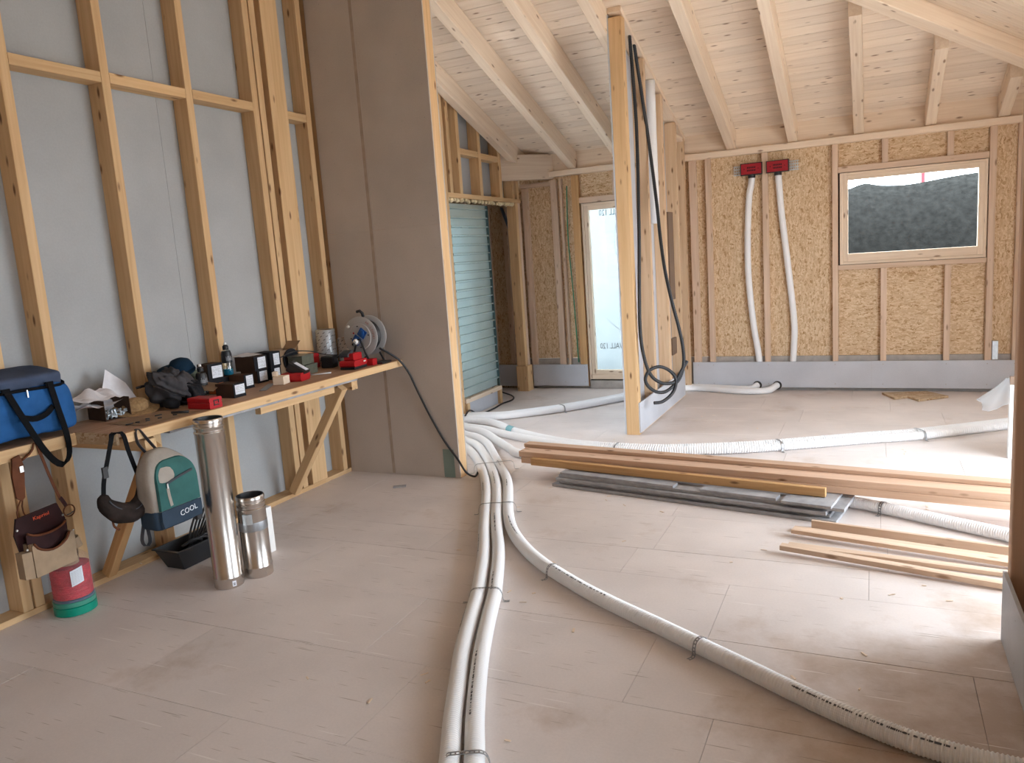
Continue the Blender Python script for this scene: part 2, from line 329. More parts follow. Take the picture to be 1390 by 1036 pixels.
def poly_prism(name, pts, axis, lo, hi, mat, parent=None):
    """2-D outline extruded along an axis: axis 'x' takes (y, z), 'y' takes (x, z), 'z' takes (x, y)"""
    n = len(pts)
    def P(p, t): return {'x': (t, p[0], p[1]), 'y': (p[0], t, p[1]), 'z': (p[0], p[1], t)}[axis]
    v = [P(p, lo) for p in pts] + [P(p, hi) for p in pts]
    f = [tuple(range(n - 1, -1, -1)), tuple(range(n, 2 * n))] + [(i, (i + 1) % n, n + (i + 1) % n, n + i) for i in range(n)]
    bm = bmesh.new(); bv = [bm.verts.new(x) for x in v]
    for q in f: bm.faces.new([bv[i] for i in q])
    return bobj(name, bm, mat, parent)
def spline(pts, step):
    """Catmull-Rom through pts, resampled at an even step"""
    P = [Vector(p) for p in pts]; P = [2 * P[0] - P[1]] + P + [2 * P[-1] - P[-2]]
    raw = []
    for i in range(1, len(P) - 2):
        a, b, c, d = P[i - 1:i + 3]
        for k in range(12):
            t = k / 12; raw.append(0.5 * (2 * b + (c - a) * t + (2 * a - 5 * b + 4 * c - d) * t * t + (3 * b - a - 3 * c + d) * t ** 3))
    raw.append(P[-2])
    out = [raw[0]]; acc = 0.0
    for i in range(1, len(raw)):
        seg = raw[i] - raw[i - 1]; L = seg.length
        if L < 1e-9: continue
        pos = step - acc
        while pos <= L:
            out.append(raw[i - 1] + seg * (pos / L)); pos += step
        acc = (acc + L) % step
    if (out[-1] - raw[-1]).length > step * 0.3: out.append(raw[-1])
    return out
def sweep(pts, radii, sides=10, cap=True):
    """verts, faces of a tube with parallel-transported frames"""
    v, f = [], []; n = len(pts)
    t = (pts[1] - pts[0]).normalized()
    u = t.cross(Vector((0, 0, 1)))
    if u.length < 1e-3: u = t.cross(Vector((1, 0, 0)))
    u.normalize()
    for i, p in enumerate(pts):
        t = (pts[min(i + 1, n - 1)] - pts[max(i - 1, 0)]).normalized()
        u = (u - t * u.dot(t)).normalized(); w = t.cross(u); r = radii[i] if not isinstance(radii, (int, float)) else radii
        for k in range(sides):
            a = 2 * PI * k / sides; v.append(p + (u * math.cos(a) + w * math.sin(a)) * r)
    for i in range(n - 1):
        for k in range(sides):
            k2 = (k + 1) % sides; f.append((i * sides + k, i * sides + k2, (i + 1) * sides + k2, (i + 1) * sides + k))
    if cap:
        f.append(tuple(range(sides - 1, -1, -1))); f.append(tuple(range((n - 1) * sides, n * sides)))
    return v, f
def tube(name, pts, r, mat, parent=None, step=0.03, sides=10, smooth=True):
    p = spline(pts, step); v, f = sweep(p, r, sides); return mobj(name, v, f, mat, parent, None, smooth)
def corrugated(name, pts, r, mat, parent=None, pitch=0.0125, depth=0.0022, sides=16, flat=False):
    p = spline(pts, pitch / 4); q = (0, 0, -1, -1) if flat else (0, -0.25, -1, -0.75)
    if flat: sides = 26
    v, f = sweep(p, [r + depth * q[i % 4] for i in range(len(p))], sides)
    return mobj(name, v, f, mat, parent, None, not flat)
def lathe(name, prof, mat, parent=None, mw=None, seg=28, smooth=True, cap=True):
    """profile of (r, z) turned about local Z"""
    v, f = [], []
    for r, z in prof:
        for k in range(seg):
            a = 2 * PI * k / seg; v.append((r * math.cos(a), r * math.sin(a), z))
    for i in range(len(prof) - 1):
        for k in range(seg):
            k2 = (k + 1) % seg; f.append((i * seg + k, i * seg + k2, (i + 1) * seg + k2, (i + 1) * seg + k))
    if cap:
        f.append(tuple(range(seg - 1, -1, -1))); f.append(tuple(range((len(prof) - 1) * seg, len(prof) * seg)))
    o = mobj(name, v, f, mat, parent, mw, smooth)
    if smooth:
        for p in o.data.polygons:
            if len(p.vertices) > 4: p.use_smooth = False
        o.data.set_sharp_from_angle(angle=0.7)
    return o
def ribbon(name, pts, width, thick, across, mat, parent=None, step=0.02, ladder=False):
    """flat band along pts; across = direction of its width"""
    p = spline(pts, step); a = Vector(across).normalized(); bm = bmesh.new()
    def strip(off, wd):
        rows = []
        for i, q in enumerate(p):
            t = (p[min(i + 1, len(p) - 1)] - p[max(i - 1, 0)]).normalized(); s = (a - t * a.dot(t)).normalized(); nn = t.cross(s)
            ctr = q + s * off
            rows.append([bm.verts.new(ctr + s * wd / 2 * sx + nn * thick / 2 * sn) for sx, sn in ((-1, -1), (1, -1), (1, 1), (-1, 1))])
        for i in range(len(rows) - 1):
            for k in range(4): bm.faces.new((rows[i][k], rows[i][(k + 1) % 4], rows[i + 1][(k + 1) % 4], rows[i + 1][k]))
        bm.faces.new(rows[0][::-1]); bm.faces.new(rows[-1])
    if not ladder: strip(0, width)
    else:
        strip(-width * 0.37, width * 0.26); strip(width * 0.37, width * 0.26)
        for i in range(1, len(p) - 1, 2):
            t = (p[i + 1] - p[i - 1]).normalized(); s = (a - t * a.dot(t)).normalized(); nn = t.cross(s)
            vs = [bm.verts.new(p[i] + s * width * 0.25 * x + t * step * 0.35 * y + nn * thick * 0.45 * z) for z in (-1, 1) for x, y in ((-1, -1), (1, -1), (1, 1), (-1, 1))]
            bm.faces.new(vs[4:]); bm.faces.new(vs[:4][::-1])
            for k in range(4): bm.faces.new((vs[k], vs[(k + 1) % 4], vs[4 + (k + 1) % 4], vs[4 + k]))
    return bobj(name, bm, mat, parent)
def soft(name, size, mw, mat, parent=None, n=12, e=5.0, amp=0.02, freq=4.0, seed=0.0, shape=None):
    """padded cloth body: a rounded block with wrinkles; shape(x, y, z in -1..1) bends it"""
    bm = bmesh.new(); bmesh.ops.create_cube(bm, size=2.0)
    bmesh.ops.subdivide_edges(bm, edges=bm.edges[:], cuts=n - 1, use_grid_fill=True)
    for v in bm.verts:
        p = v.co.copy(); s = (abs(p.x) ** e + abs(p.y) ** e + abs(p.z) ** e) ** (1 / e); p = p / s
        if shape: p = Vector(shape(p.x, p.y, p.z))
        q = Vector((p.x * size[0] / 2, p.y * size[1] / 2, p.z * size[2] / 2))
        nv = noise.noise_vector(q * freq + Vector((seed, seed * 1.7, -seed))) * amp
        nv += noise.noise_vector(q * freq * 3 + Vector((seed, 3.1, seed))) * amp * 0.35
        v.co = q + nv
    return bobj(name, bm, mat, parent, mw, True)
def dots(name, pts, r, normal, mat, parent, kind='stuff'):
    """small screw heads / marks joined into one part"""
    nrm = Vector(normal).normalized(); u = nrm.orthogonal().normalized(); w = nrm.cross(u); v, f = [], []
    for p in pts:
        b = len(v); p = Vector(p)
        for k in range(6):
            a = 2 * PI * k / 6; v.append(p + (u * math.cos(a) + w * math.sin(a)) * r + nrm * 0.0012)
        v.append(p + nrm * 0.002)
        f += [(b + k, b + (k + 1) % 6, b + 6) for k in range(6)]
    o = mobj(name, v, f, mat, parent)
    if kind: o['kind'] = kind
    return o
def text_mesh(name, body, size, mw, mat, parent=None, extrude=0.0006, sx=1.0, align='CENTER'):
    cu = bpy.data.curves.new(name, 'FONT'); cu.body = body; cu.size = size; cu.extrude = extrude; cu.align_x = align; cu.align_y = 'CENTER'; cu.resolution_u = 2
    to = bpy.data.objects.new(name, cu); C.objects.link(to)
    dg = bpy.context.evaluated_depsgraph_get(); me = bpy.data.meshes.new_from_object(to.evaluated_get(dg))
    bpy.data.objects.remove(to); bpy.data.curves.remove(cu)
    me.transform(Matrix.Diagonal((sx, 1, 1, 1))); me.materials.clear(); me.materials.append(mat)
    o = bpy.data.objects.new(name, me); C.objects.link(o)
    return put(o, mw, parent)
def frame_mw(origin, right, up):
    x = Vector(right).normalized(); y = Vector(up); y = (y - x * y.dot(x)).normalized(); z = x.cross(y); o = Vector(origin)
    return Matrix(((x.x, y.x, z.x, o.x), (x.y, y.y, z.y, o.y), (x.z, y.z, z.z, o.z), (0, 0, 0, 1)))
def copy_tree(o, parent=None):
    c = o.copy(); C.objects.link(c)
    if parent: c.parent = parent
    WM[c.name] = WM[o.name].copy()
    for ch in [x for x in bpy.data.objects if x.parent == o]: copy_tree(ch, c)
    return c

# ================================================================== STRUCTURE
T = 0.345
XW = -4.056                                   # face of the left studs
def zb1(y): return 2.953 + (9.25 - y) * T     # underside of boards, far slope
def zb2(x): return 2.953 + (2.05 - x) * T     # underside of boards, right slope
def zr1(y): return 2.768 + (9.15 - y) * T     # underside of rafters
def zroof(x, y): return min(zb1(y), zb2(x))

# ---- outside
g = mobj('ground', [(-30, -30, -0.25), (30, -30, -0.25), (30, 40, -0.25), (-30, 40, -0.25)], [(0, 1, 2, 3)], GROUND); g['kind'] = 'structure'

# ---- floor
fl = struct('floor')
box('subfloor', (-7.2, 2.3), (-3.4, 9.6), (-0.12, -0.026), SUBF, fl)
rows = [-3.2, -2.62, -2.04, -1.46, -0.88, -0.30, 0.28, 0.86, 1.44, 2.02, 2.60, 3.185, 3.767, 4.13, 4.71, 5.28, 5.85, 6.41, 6.98, 7.55, 8.12, 8.69, 9.22]
offs = {10: -0.864, 11: -0.652, 12: -0.013, 13: -1.141, 14: 0.047, 17: -1.12, 9: -0.52, 18: -0.75}
for i in range(len(rows) - 1):
    y0, y1 = rows[i], rows[i + 1]; L = 1.217
    x = offs.get(i, -0.2 - 0.43 * (i % 3)); x -= L * math.ceil((x + 7.0) / L)
    while x < 2.05:
        a, b = max(x, -6.9), min(x + L, 2.05)
        if b - a > 0.05:
            dz = random.uniform(-0.0012, 0.0)
            gap = 0.0009
            o = box('floor_panel', (a + gap, b - gap), (y0 + gap, y1 - gap), (-0.025, dz), FLOOR, fl, 0.001)
        x += L

# ---- left wall
wl_ = struct('wall_left')
def stud_l(y0, y1, z0=0.035, z1=None, x0=-4.18, x1=XW, mat=PINE, name='stud'):
    zt = z1 if z1 is not None else min(zroof(-4.1, y1), zroof(-4.1, y0)) - 0.02
    return box(name, (x0, x1), (y0, y1), (z0, zt), mat, wl_, 0.003)
ys = [-3.2, -1.23, 0.02, 1.27, 2.52, 3.77, 5.02, 5.40]
for a, b in zip(ys[:-1], ys[1:]):
    poly_prism('backing_panel', [(a + .001, -0.02), (b - .001, -0.02), (b - .001, zroof(-4.19, b) - .01), (a + .001, zroof(-4.19, a) - .01)], 'x', -4.2, -4.181, BACK, wl_)
poly_prism('backing_panel', [(5.402, -0.02), (7.29, -0.02), (7.29, 0.75), (5.402, 0.75)], 'x', -4.2, -4.181, BACK, wl_)
poly_prism('backing_panel', [(5.402, 2.4), (7.29, 2.4), (7.29, zroof(-4.19, 7.29) - .01), (5.402, zroof(-4.19, 5.402) - .01)], 'x', -4.2, -4.181, BACK, wl_)
poly_prism('backing_panel', [(5.402, 0.75), (5.5, 0.75), (5.5, 2.4), (5.402, 2.4)], 'x', -4.2, -4.181, BACK, wl_); poly_prism('backing_panel', [(7.15, 0.75), (7.29, 0.75), (7.29, 2.4), (7.15, 2.4)], 'x', -4.2, -4.181, BACK, wl_)  # panels leave an unseen opening, added to let daylight into the far left
poly_prism('backing_panel', [(7.292, 2.40), (9.2, 2.40), (9.2, zb1(9.2) - .01), (7.292, zb1(7.292) - .01)], 'x', -4.2, -4.181, BACK, wl_)
for y0, y1 in ((-2.95, -2.89), (-2.34, -2.28), (-1.73, -1.67), (-1.12, -1.06), (-0.51, -0.45), (0.10, 0.16), (0.71, 0.77), (1.55, 1.61), (2.345, 2.40), (2.412, 2.465), (2.692, 2.75), (3.288, 3.345), (3.905, 3.962), (4.517, 4.575), (4.588, 4.645), (5.103, 5.16)):
    stud_l(y0, y1)
stud_l(4.702, 4.885, x0=-4.18, x1=-4.054, mat=PINE, name='post')
for a, b, zc in ((1.612, 2.343, 2.90), (2.467, 2.690, 2.90), (2.752, 3.286, 2.905), (3.347, 3.903, 2.91), (3.964, 4.515, 2.915), (4.887, 5.101, 2.905)):
    box('blocking', (-4.175, -4.058), (a, b), (zc - 0.03, zc + 0.03), PINE, wl_)
box('sill_plate', (-4.18, XW + 0.004), (-3.2, 5.2), (0.0, 0.034), PINE, wl_)
# part beyond the partition, with the shuttered opening
for y0, y1, z0 in ((5.45, 5.51, 0.03), (7.23, 7.298, 0.03), (7.36, 7.418, 2.442), (7.57, 7.635, 2.442), (8.06, 8.128, 2.442), (8.572, 8.645, 2.442), (8.925, 8.985, 2.442), (9.06, 9.12, 2.442)):
    stud_l(y0, y1, z0)
box('header', (-4.18, XW), (7.299, 9.16), (2.392, 2.441), PINE, wl_)
box('blocking', (-4.175, XW - .002), (7.637, 8.058), (2.86, 2.925), PINE, wl_); box('blocking', (-4.175, XW - .002), (8.13, 8.57), (2.85, 2.915), PINE, wl_)
box('sill_plate', (-4.18, XW), (5.33, 7.3), (0, 0.03), PINE, wl_)
stud_l(8.985, 9.06, 0.33, 2.39, mat=PINE); stud_l(9.062, 9.13, 0.33, 2.39, mat=PINEB)
box('post_foot', (-4.19, -4.03), (8.97, 9.13), (0.0, 0.328), PINE, wl_, 0.004)
# foam along the header
bm = bmesh.new()
for k in range(34):
    y = 7.32 + k * 0.049; s = random.uniform(0.018, 0.034)
    r = bmesh.ops.create_icosphere(bm, subdivisions=1, radius=s, matrix=Matrix.Translation((-4.085 + random.uniform(-.02, .015), y, 2.372 + random.uniform(-0.012, 0.008))))
o = bobj('foam_bead', bm, FOAM, wl_, None, True); o['kind'] = 'stuff'

# ---- lobby beyond the opening
bl = struct('wall_lobby')
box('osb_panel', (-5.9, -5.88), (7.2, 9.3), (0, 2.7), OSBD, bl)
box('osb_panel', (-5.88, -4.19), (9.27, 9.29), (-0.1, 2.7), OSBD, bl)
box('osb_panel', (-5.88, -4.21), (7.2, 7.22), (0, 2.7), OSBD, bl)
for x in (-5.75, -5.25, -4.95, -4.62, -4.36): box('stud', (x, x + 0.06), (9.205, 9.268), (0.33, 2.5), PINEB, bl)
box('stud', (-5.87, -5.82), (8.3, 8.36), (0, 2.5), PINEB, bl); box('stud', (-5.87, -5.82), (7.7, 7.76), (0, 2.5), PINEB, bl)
box('lobby_ceiling', (-5.88, -4.21), (7.22, 9.27), (2.55, 2.6), OSBD, bl)  # flat ceiling out of view, put in to darken the lobby
box('skirting_panel', (-4.62, -4.20), (9.188, 9.2), (0.03, 0.315), SKIRT, bl)
o = beam('bracket', (-4.33, 9.15, 2.36), (-4.19, 9.13, 1.98), 0.05, 0.02, BLUEMET, bl)

# ---- near partition (gypsum fibre board on studs, its end open)
wp = struct('wall_partition')
for a, b in ((-4.05, -3.595), (-3.595, -2.985)):
    for z0, z1 in ((0.0, 2.0), (2.0, 4.3)):
        box('wall_board', (a + .0006, b - .0006), (5.2, 5.2125), (z0 + .0008, z1 - .0008), BOARD, wp, 0.0008)
box('stud', (-3.045, -2.986), (5.2135, 5.318), (0.0, 4.3), PINE, wp, 0.003)
for x in (-3.62, -4.11): box('stud', (x, x + .06), (5.2135, 5.318), (0.0, 4.3), PINE, wp)
box('wall_board', (-4.18, -2.986), (5.319, 5.3315), (0, 4.3), BOARD, wp)
FILLER = plain('joint_filler', (0.40, 0.325, 0.26), 0.85, noise_amt=0.15, nscale=10)
box('filled_joint', (-3.63, -3.602), (5.1993, 5.1999), (0.01, 4.2), FILLER, wp, 0.0002)
box('joint_tape', (-3.13, -3.03), (5.1985, 5.1999), (0.003, 0.235), TAPEG, wp, 0.0003)
dots('screw_heads', [(x, 5.2, z) for x in (-3.04, -3.24, -3.9) for z in [0.15 + 0.24 * k for k in range(16)]], 0.004, (0, -1, 0), PLINTH, wp)

# ---- far wall
wf = struct('wall_far')
YF = 9.2
def osbp(x0, x1, z0, z1): return box('osb_panel', (x0 + .001, x1 - .001), (9.266, 9.281), (z0 + .001, z1 - .001), OSB, wf, 0.001)
WX0, WX1, WZ0, WZ1 = -0.343, 1.04, 1.39, 2.366
TX0, TX1, TZ0, TZ1 = -3.275, -2.25, 0.12, 2.315
osbp(-4.19, -3.30, 0.39, 2.70); osbp(-3.30, TX0, 0.39, 2.70); osbp(TX0, TX1, TZ1 + .0, 2.70); osbp(TX1, -2.02, 0.1, 2.70)
osbp(-2.02, -1.07, 0.39, 2.70); osbp(-1.07, WX0, 0.39, 2.70); osbp(WX0, WX1, 0.39, WZ0); osbp(WX0, WX1, WZ1, 2.70); osbp(WX1, 2.1, 0.39, 2.70)
for a, b, c_, d in ((-4.19, TX0 - .004, 0.39, 2.75), (TX0 - .004, TX1 + .004, TZ1 + .004, 2.75), (TX1 + .004, WX0 - .004, 0.39, 2.75), (WX0 - .004, WX1 + .004, 0.39, WZ0 - .004), (WX0 - .004, WX1 + .004, WZ1 + .004, 2.75), (WX1 + .004, 2.1, 0.39, 2.75)):
    box('sheathing', (a, b), (9.2825, 9.2995), (c_, d), DARK, wf, 0)
for a, b in ((-4.19, TX0), (TX1, 2.1)): box('plinth_strip', (a, b), (9.255, 9.281), (-0.10, 0.389), PLINTH, wf)
box('plinth_strip', (TX0, TX1), (9.23, 9.281), (-0.1, 0.10), PLINTH, wf)
for a, b, top in ((-4.06, -3.985, 2.57), (-3.665, -3.585, 2.64), (-3.545, -3.515, 2.64), (-3.385, -3.292, 2.66), (-1.938, -1.855, 2.672), (-1.752, -1.69, 2.672), (-1.128, -1.066, 2.672), (-0.405, -0.349, 2.672), (1.046, 1.106, 2.672), (1.285, 1.345, 2.672), (1.80, 1.86, 2.672)):
    box('batten', (a, b), (9.205, 9.265), (0.03, top), ORANGE if a == -3.385 else PINEB, wf, 0.003)
box('batten', (-4.07, -3.667), (9.2, 9.264), (2.575, 2.625), PINEB, wf)
for x in (0.077, 0.676):
    box('batten', (x, x + .058), (9.205, 9.265), (WZ1 + .067, 2.672), PINEB, wf); box('batten', (x - .004, x + .054), (9.205, 9.265), (0.03, 1.336), PINEB, wf)
box('batten', (-2.86, -2.80), (9.205, 9.265), (2.39, 2.65), PINEB, wf)
box('window_header', (WX0 - .005, WX1 + .003), (9.203, 9.265), (WZ1 + .004, WZ1 + .066), PINEB, wf, 0.003)
box('window_sill_batten', (WX0 - .005, WX1 + .003), (9.203, 9.265), (1.337, 1.388), PINEB, wf, 0.003)
box('window_header', (-3.29, TX1), (9.203, 9.265), (TZ1 + .006, TZ1 + .075), PINEB, wf, 0.003)
box('top_plate', (-3.66, 2.05), (9.175, 9.30), (2.674, 2.742), PINEF, wf, 0.003)
box('eaves_beam', (-3.72, 2.05), (9.245, 9.36), (2.744, 2.985), PINEF, wf, 0.003)
beam('corner_beam', (-4.19, 8.735, 2.805), (-3.655, 9.27, 2.805), 0.10, 0.30, PINEF, wf)
for a, b, t in ((-4.045, -3.29, 0.315), (-1.952, -0.0135, 0.333), (-0.0125, 1.98, 0.335)):
    box('skirting_panel', (a, b), (9.188, 9.2005), (0.035, t), SKIRT, wf, 0.0008)
dots('screw_heads', [(x, 9.188, z) for x in (-1.89, -1.71, -1.09, -0.38, 0.1, 0.7, 1.07, 1.31) for z in (0.08, 0.30)] + [(x, 9.188, z) for x in (-4.0, -3.6, -3.33) for z in (0.09, 0.285)], 0.006, (0, -1, 0), PLINTH, wf)
box('fixing_plate', (1.112, 1.165), (9.21, 9.265), (0.34, 0.53), ZINC, wf)
tube('green_cord', [(-3.45, 9.225, 2.55), (-3.47, 9.23, 1.9), (-3.44, 9.225, 1.2), (-3.42, 9.23, 0.34)], 0.007, GREENC, wf, sides=6)
# dark holes the ducts come out of
for x in (-1.215, -0.995):
    lathe('duct_hole', [(0.050, 0), (0.050, 0.006)], DARK, wf, Matrix.Translation((x, 9.19, 0.06)) @ Matrix.Rotation(PI / 2, 4, 'X'), 20)

box('eaves_beam', (-4.45, -3.721), (9.30, 9.36), (2.55, 3.05), PINEF, wf)
# windows
def frame4(name, x0, x1, z0, z1, wl_, wr_, wb, wt, y0, y1, mat, par):
    box(name, (x0, x0 + wl_), (y0, y1), (z0, z1), mat, par, 0.003); box(name, (x1 - wr_, x1), (y0, y1), (z0, z1), mat, par, 0.003)
    box(name, (x0 + wl_, x1 - wr_), (y0, y1), (z0, z0 + wb), mat, par, 0.003); box(name, (x0 + wl_, x1 - wr_), (y0, y1), (z1 - wt, z1), mat, par, 0.003)
w1 = struct('window_1')
frame4('frame', WX0 + .012, WX1 - .004, WZ0 + .002, WZ1 - .002, 0.030, 0.022, 0.03, 0.022, 9.212, 9.30, PINEF, w1)
frame4('packing_strip', WX0 - .004, WX1 + .004, WZ0 - .004, WZ1 + .004, 0.015, 0.007, 0.005, 0.005, 9.262, 9.30, DARK, w1)
frame4('sash', WX0 + .042, WX1 - .026, WZ0 + .032, WZ1 - .024, 0.052, 0.055, 0.085, 0.055, 9.225, 9.29, PINEF, w1)
box('pane', (-0.255, 0.965), (9.262, 9.268), (1.50, 2.29), GLASS, w1, 0)
w2 = struct('window_2')
frame4('packing_strip', TX0 - .006, TX1 + .02, TZ0 - .02, TZ1 + .01, 0.009, 0.02, 0.02, 0.01, 9.262, 9.30, DARK, w2)
frame4('frame', TX0 + .004, TX1, TZ0, TZ1, 0.030, 0.03, 0.06, 0.03, 9.212, 9.30, PINEF, w2)
frame4('sash', TX0 + .034, TX1 - .03, TZ0 + .06, TZ1 - .03, 0.052, 0.052, 0.055, 0.055, 9.225, 9.29, PINEF, w2)
box('pane', (-3.2, -2.32), (9.262, 9.268), (0.22, 2.24), GLASS, w2, 0)
# building film hung outside the tall window
fv, ff = [], []
for i in range(13):
    for j in range(25):
        x = -3.35 + i * 0.1; z = 0.05 + j * 0.1
        fv.append((x, 9.42 + 0.014 * math.sin(x * 7 + z * 2.3) + 0.010 * math.sin(z * 5 - x * 3), z))
for i in range(12):
    for j in range(24): ff.append((i * 25 + j, i * 25 + j + 1, (i + 1) * 25 + j + 1, (i + 1) * 25 + j))
film = mobj('membrane_film', fv, ff, FILM, w2, None, True)
FPRINT = plain('film_print', (0.05, 0.055, 0.06), 0.8)
for z, xx in ((2.19, -2.86), (0.52, -2.93)):
    text_mesh('print', 'USB WALL 120', 0.105, frame_mw((xx, 9.386, z), (-1, 0, 0), (0, 0, 1)), FPRINT, film, 0.0003, 0.72)['kind'] = 'stuff'
for k in range(9):
    box('print_line', (-3.2, -2.3), (9.392, 9.393), (1.95 - k * 0.07 - 0.0012, 1.95 - k * 0.07), GREYP, film, 0)
# dark stuff stacked on the ground beyond the film
tag(obox('rubble_block', (-2.78, 9.95, 0.12), (0.45, 0.3, 0.5), 0.2, STONE), 'dark block lying outside the tall window, near the post', 'block', 'blocks outside the tall window')
tag(obox('rubble_block', (-3.42, 10.0, 0.02), (0.35, 0.3, 0.46), -0.2, STONE), 'dark block lying outside the tall window, near its left frame', 'block', 'blocks outside the tall window')

# ---- central partition
wc = struct('wall_center')
PX0, PX1 = -2.09, -1.971
for y0, y1 in ((6.83, 6.93), (7.49, 7.56), (8.12, 8.21), (8.73, 8.80), (9.12, 9.186)):
    box('stud', (PX0, PX1), (y0, y1), (0.0 if y0 < 6.9 or y0 > 9 else 0.04, zb1(y1) - 0.055), PINE if y0 < 6.9 else PINEM, wc, 0.003)
beam('top_plate', ((PX0 + PX1) / 2, 6.83, zb1(6.83) - 0.028), ((PX0 + PX1) / 2, 9.24, zb1(9.24) - 0.028), PX1 - PX0, 0.048, PINEF, wc, (0, 0, 1))
box('sill_plate', (PX0, PX1), (6.931, 8.80), (0, 0.04), PINEF, wc)
for y0, y1 in ((6.931, 7.489), (7.561, 8.119), (8.211, 8.729), (8.801, 9.119)):
    zt = zb1(y1) - 0.06
    box('blocking', (PX0 + .004, PX1 - .004), (y0, y1), (zt - 0.05, zt), PINEF, wc) if y0 > 8.7 else None
poly_prism('wall_board', [(6.83, 0.005), (8.80, 0.005), (8.80, 0.16), (9.17, 0.16), (9.17, zb1(9.17) - .06), (6.83, zb1(6.83) - .06)], 'x', PX0 - 0.0135, PX0 - 0.001, SKIRT, wc)
box('skirting_panel', (PX1 + .0005, -1.9585), (6.84, 8.765), (0.018, 0.302), SKIRT, wc, 0.0008)
dots('screw_heads', [(-1.9585, y, z) for y in (6.9, 7.52, 8.16, 8.7) for z in (0.09, 0.25)], 0.006, (1, 0, 0), PLINTH, wc)
box('cable_channel', (-1.995, -1.962), (8.24, 8.45), (1.15, 2.08), BROWNCH, wc); box('cable_channel', (-1.995, -1.962), (8.24, 8.43), (0.55, 0.73), BROWNCH, wc)

# ---- right hand partition end
wr = struct('wall_stub')
for y in (3.47, 2.895, 2.30, 1.72): box('stud', (0.503, 0.61), (y, y + .06), (0.05, zroof(0.55, y) - .25), PILE, wr, 0.004)
box('sill_plate', (0.503, 0.61), (1.70, 3.53), (0, 0.049), PINE, wr)
box('skirting_panel', (0.4865, 0.5015), (1.70, 3.531), (0.002, 0.302), SKIRT, wr, 0.0008)
box('wall_board', (0.612, 0.6245), (1.70, 3.53), (0.0, 2.9), BOARD, wr)
dots('screw_heads', [(0.4865, y, z) for y in (3.49, 3.2, 2.92, 2.6, 2.33) for z in (0.07, 0.24)], 0.004, (-1, 0, 0), PLINTH, wr)

# ---- outer right wall and back wall, out of frame, with the big openings
wo = struct('wall_right')
def solid_x(y0, y1, z0, z1): box('osb_panel', (2.06, 2.16), (y0, y1), (z0, z1), OSB, wo)
solid_x(-3.3, -0.3, -0.05, 2.9); solid_x(-0.3, 1.5, 2.25, 2.9); solid_x(-0.3, 1.5, -0.05, 0.55); solid_x(1.5, 3.7, -0.05, 2.9); solid_x(3.7, 6.2, 2.42, 2.9); solid_x(6.2, 9.4, -0.05, 2.9)
box('eaves_beam', (2.06, 2.20), (-3.3, 9.4), (2.9, 3.0), PINEF, wo)
wk = struct('wall_back')
box('osb_panel', (-4.25, -1.0), (-3.3, -3.2), (-0.05, 5.3), OSB, wk); box('osb_panel', (-1.0, 2.2), (-3.3, -3.2), (-0.05, 5.3), OSB, wk)

# ---- roof
ce = struct('ceiling')
def quad_prism(name, pts, zf, th, mat, par):
    """four plan points on a roof slope, given thickness upwards; local X along the first edge"""
    P = [Vector((x, y, zf(x, y))) for x, y in pts]
    o_ = sum(P, Vector()) / 4; x = (P[1] - P[0]).normalized(); nrm = x.cross(P[3] - P[0]).normalized()
    if nrm.z < 0: nrm = -nrm
    y = nrm.cross(x); mw = Matrix(((x.x, y.x, nrm.x, o_.x), (x.y, y.y, nrm.y, o_.y), (x.z, y.z, nrm.z, o_.z), (0, 0, 0, 1))); inv = mw.inverted()
    v = [inv @ p for p in P] + [inv @ (p + nrm * th) for p in P]
    bm = bmesh.new(); bv = [bm.verts.new(q) for q in v]
    for q in ((0, 1, 2, 3), (4, 5, 6, 7), (0, 1, 5, 4), (1, 2, 6, 5), (2, 3, 7, 6), (3, 0, 4, 7)): bm.faces.new([bv[i] for i in q])
    return bobj(name, bm, mat, par, mw)
st = 0.122; gp = 0.0045
y = 9.42
while y > 3.0:
    y0, y1 = y - st, y
    xr0, xr1 = min(y0 - 7.2, 2.2), min(y1 - 7.2, 2.2)
    if xr0 > -4.2:
        a = -4.22
        cuts = [a]
        xj = -4.22 + random.uniform(0.6, 3.2)
        while xj < xr0 - 0.5: cuts.append(xj); xj += random.uniform(2.2, 4.0)
        for k, c0 in enumerate(cuts):
            e0, e1 = (cuts[k + 1], cuts[k + 1]) if k + 1 < len(cuts) else (xr0, xr1)
            quad_prism('ceiling_board', [(c0 + .0006, y0 + gp / 2), (e0 - .0006, y0 + gp / 2), (e1 - .0006, y1 - gp / 2), (c0 + .0006, y1 - gp / 2)], lambda X, Y: zb1(Y), 0.019, CEIL, ce)
    y -= st
x = 2.2
while x > -4.2:
    x0, x1 = x - st, x
    quad_prism('ceiling_board', [(x0 + gp / 2, -3.35), (x0 + gp / 2, x0 + 7.2), (x1 - gp / 2, x1 + 7.2), (x1 - gp / 2, -3.35)], lambda X, Y: zb2(X), 0.019, CEIL, ce)
    x -= st
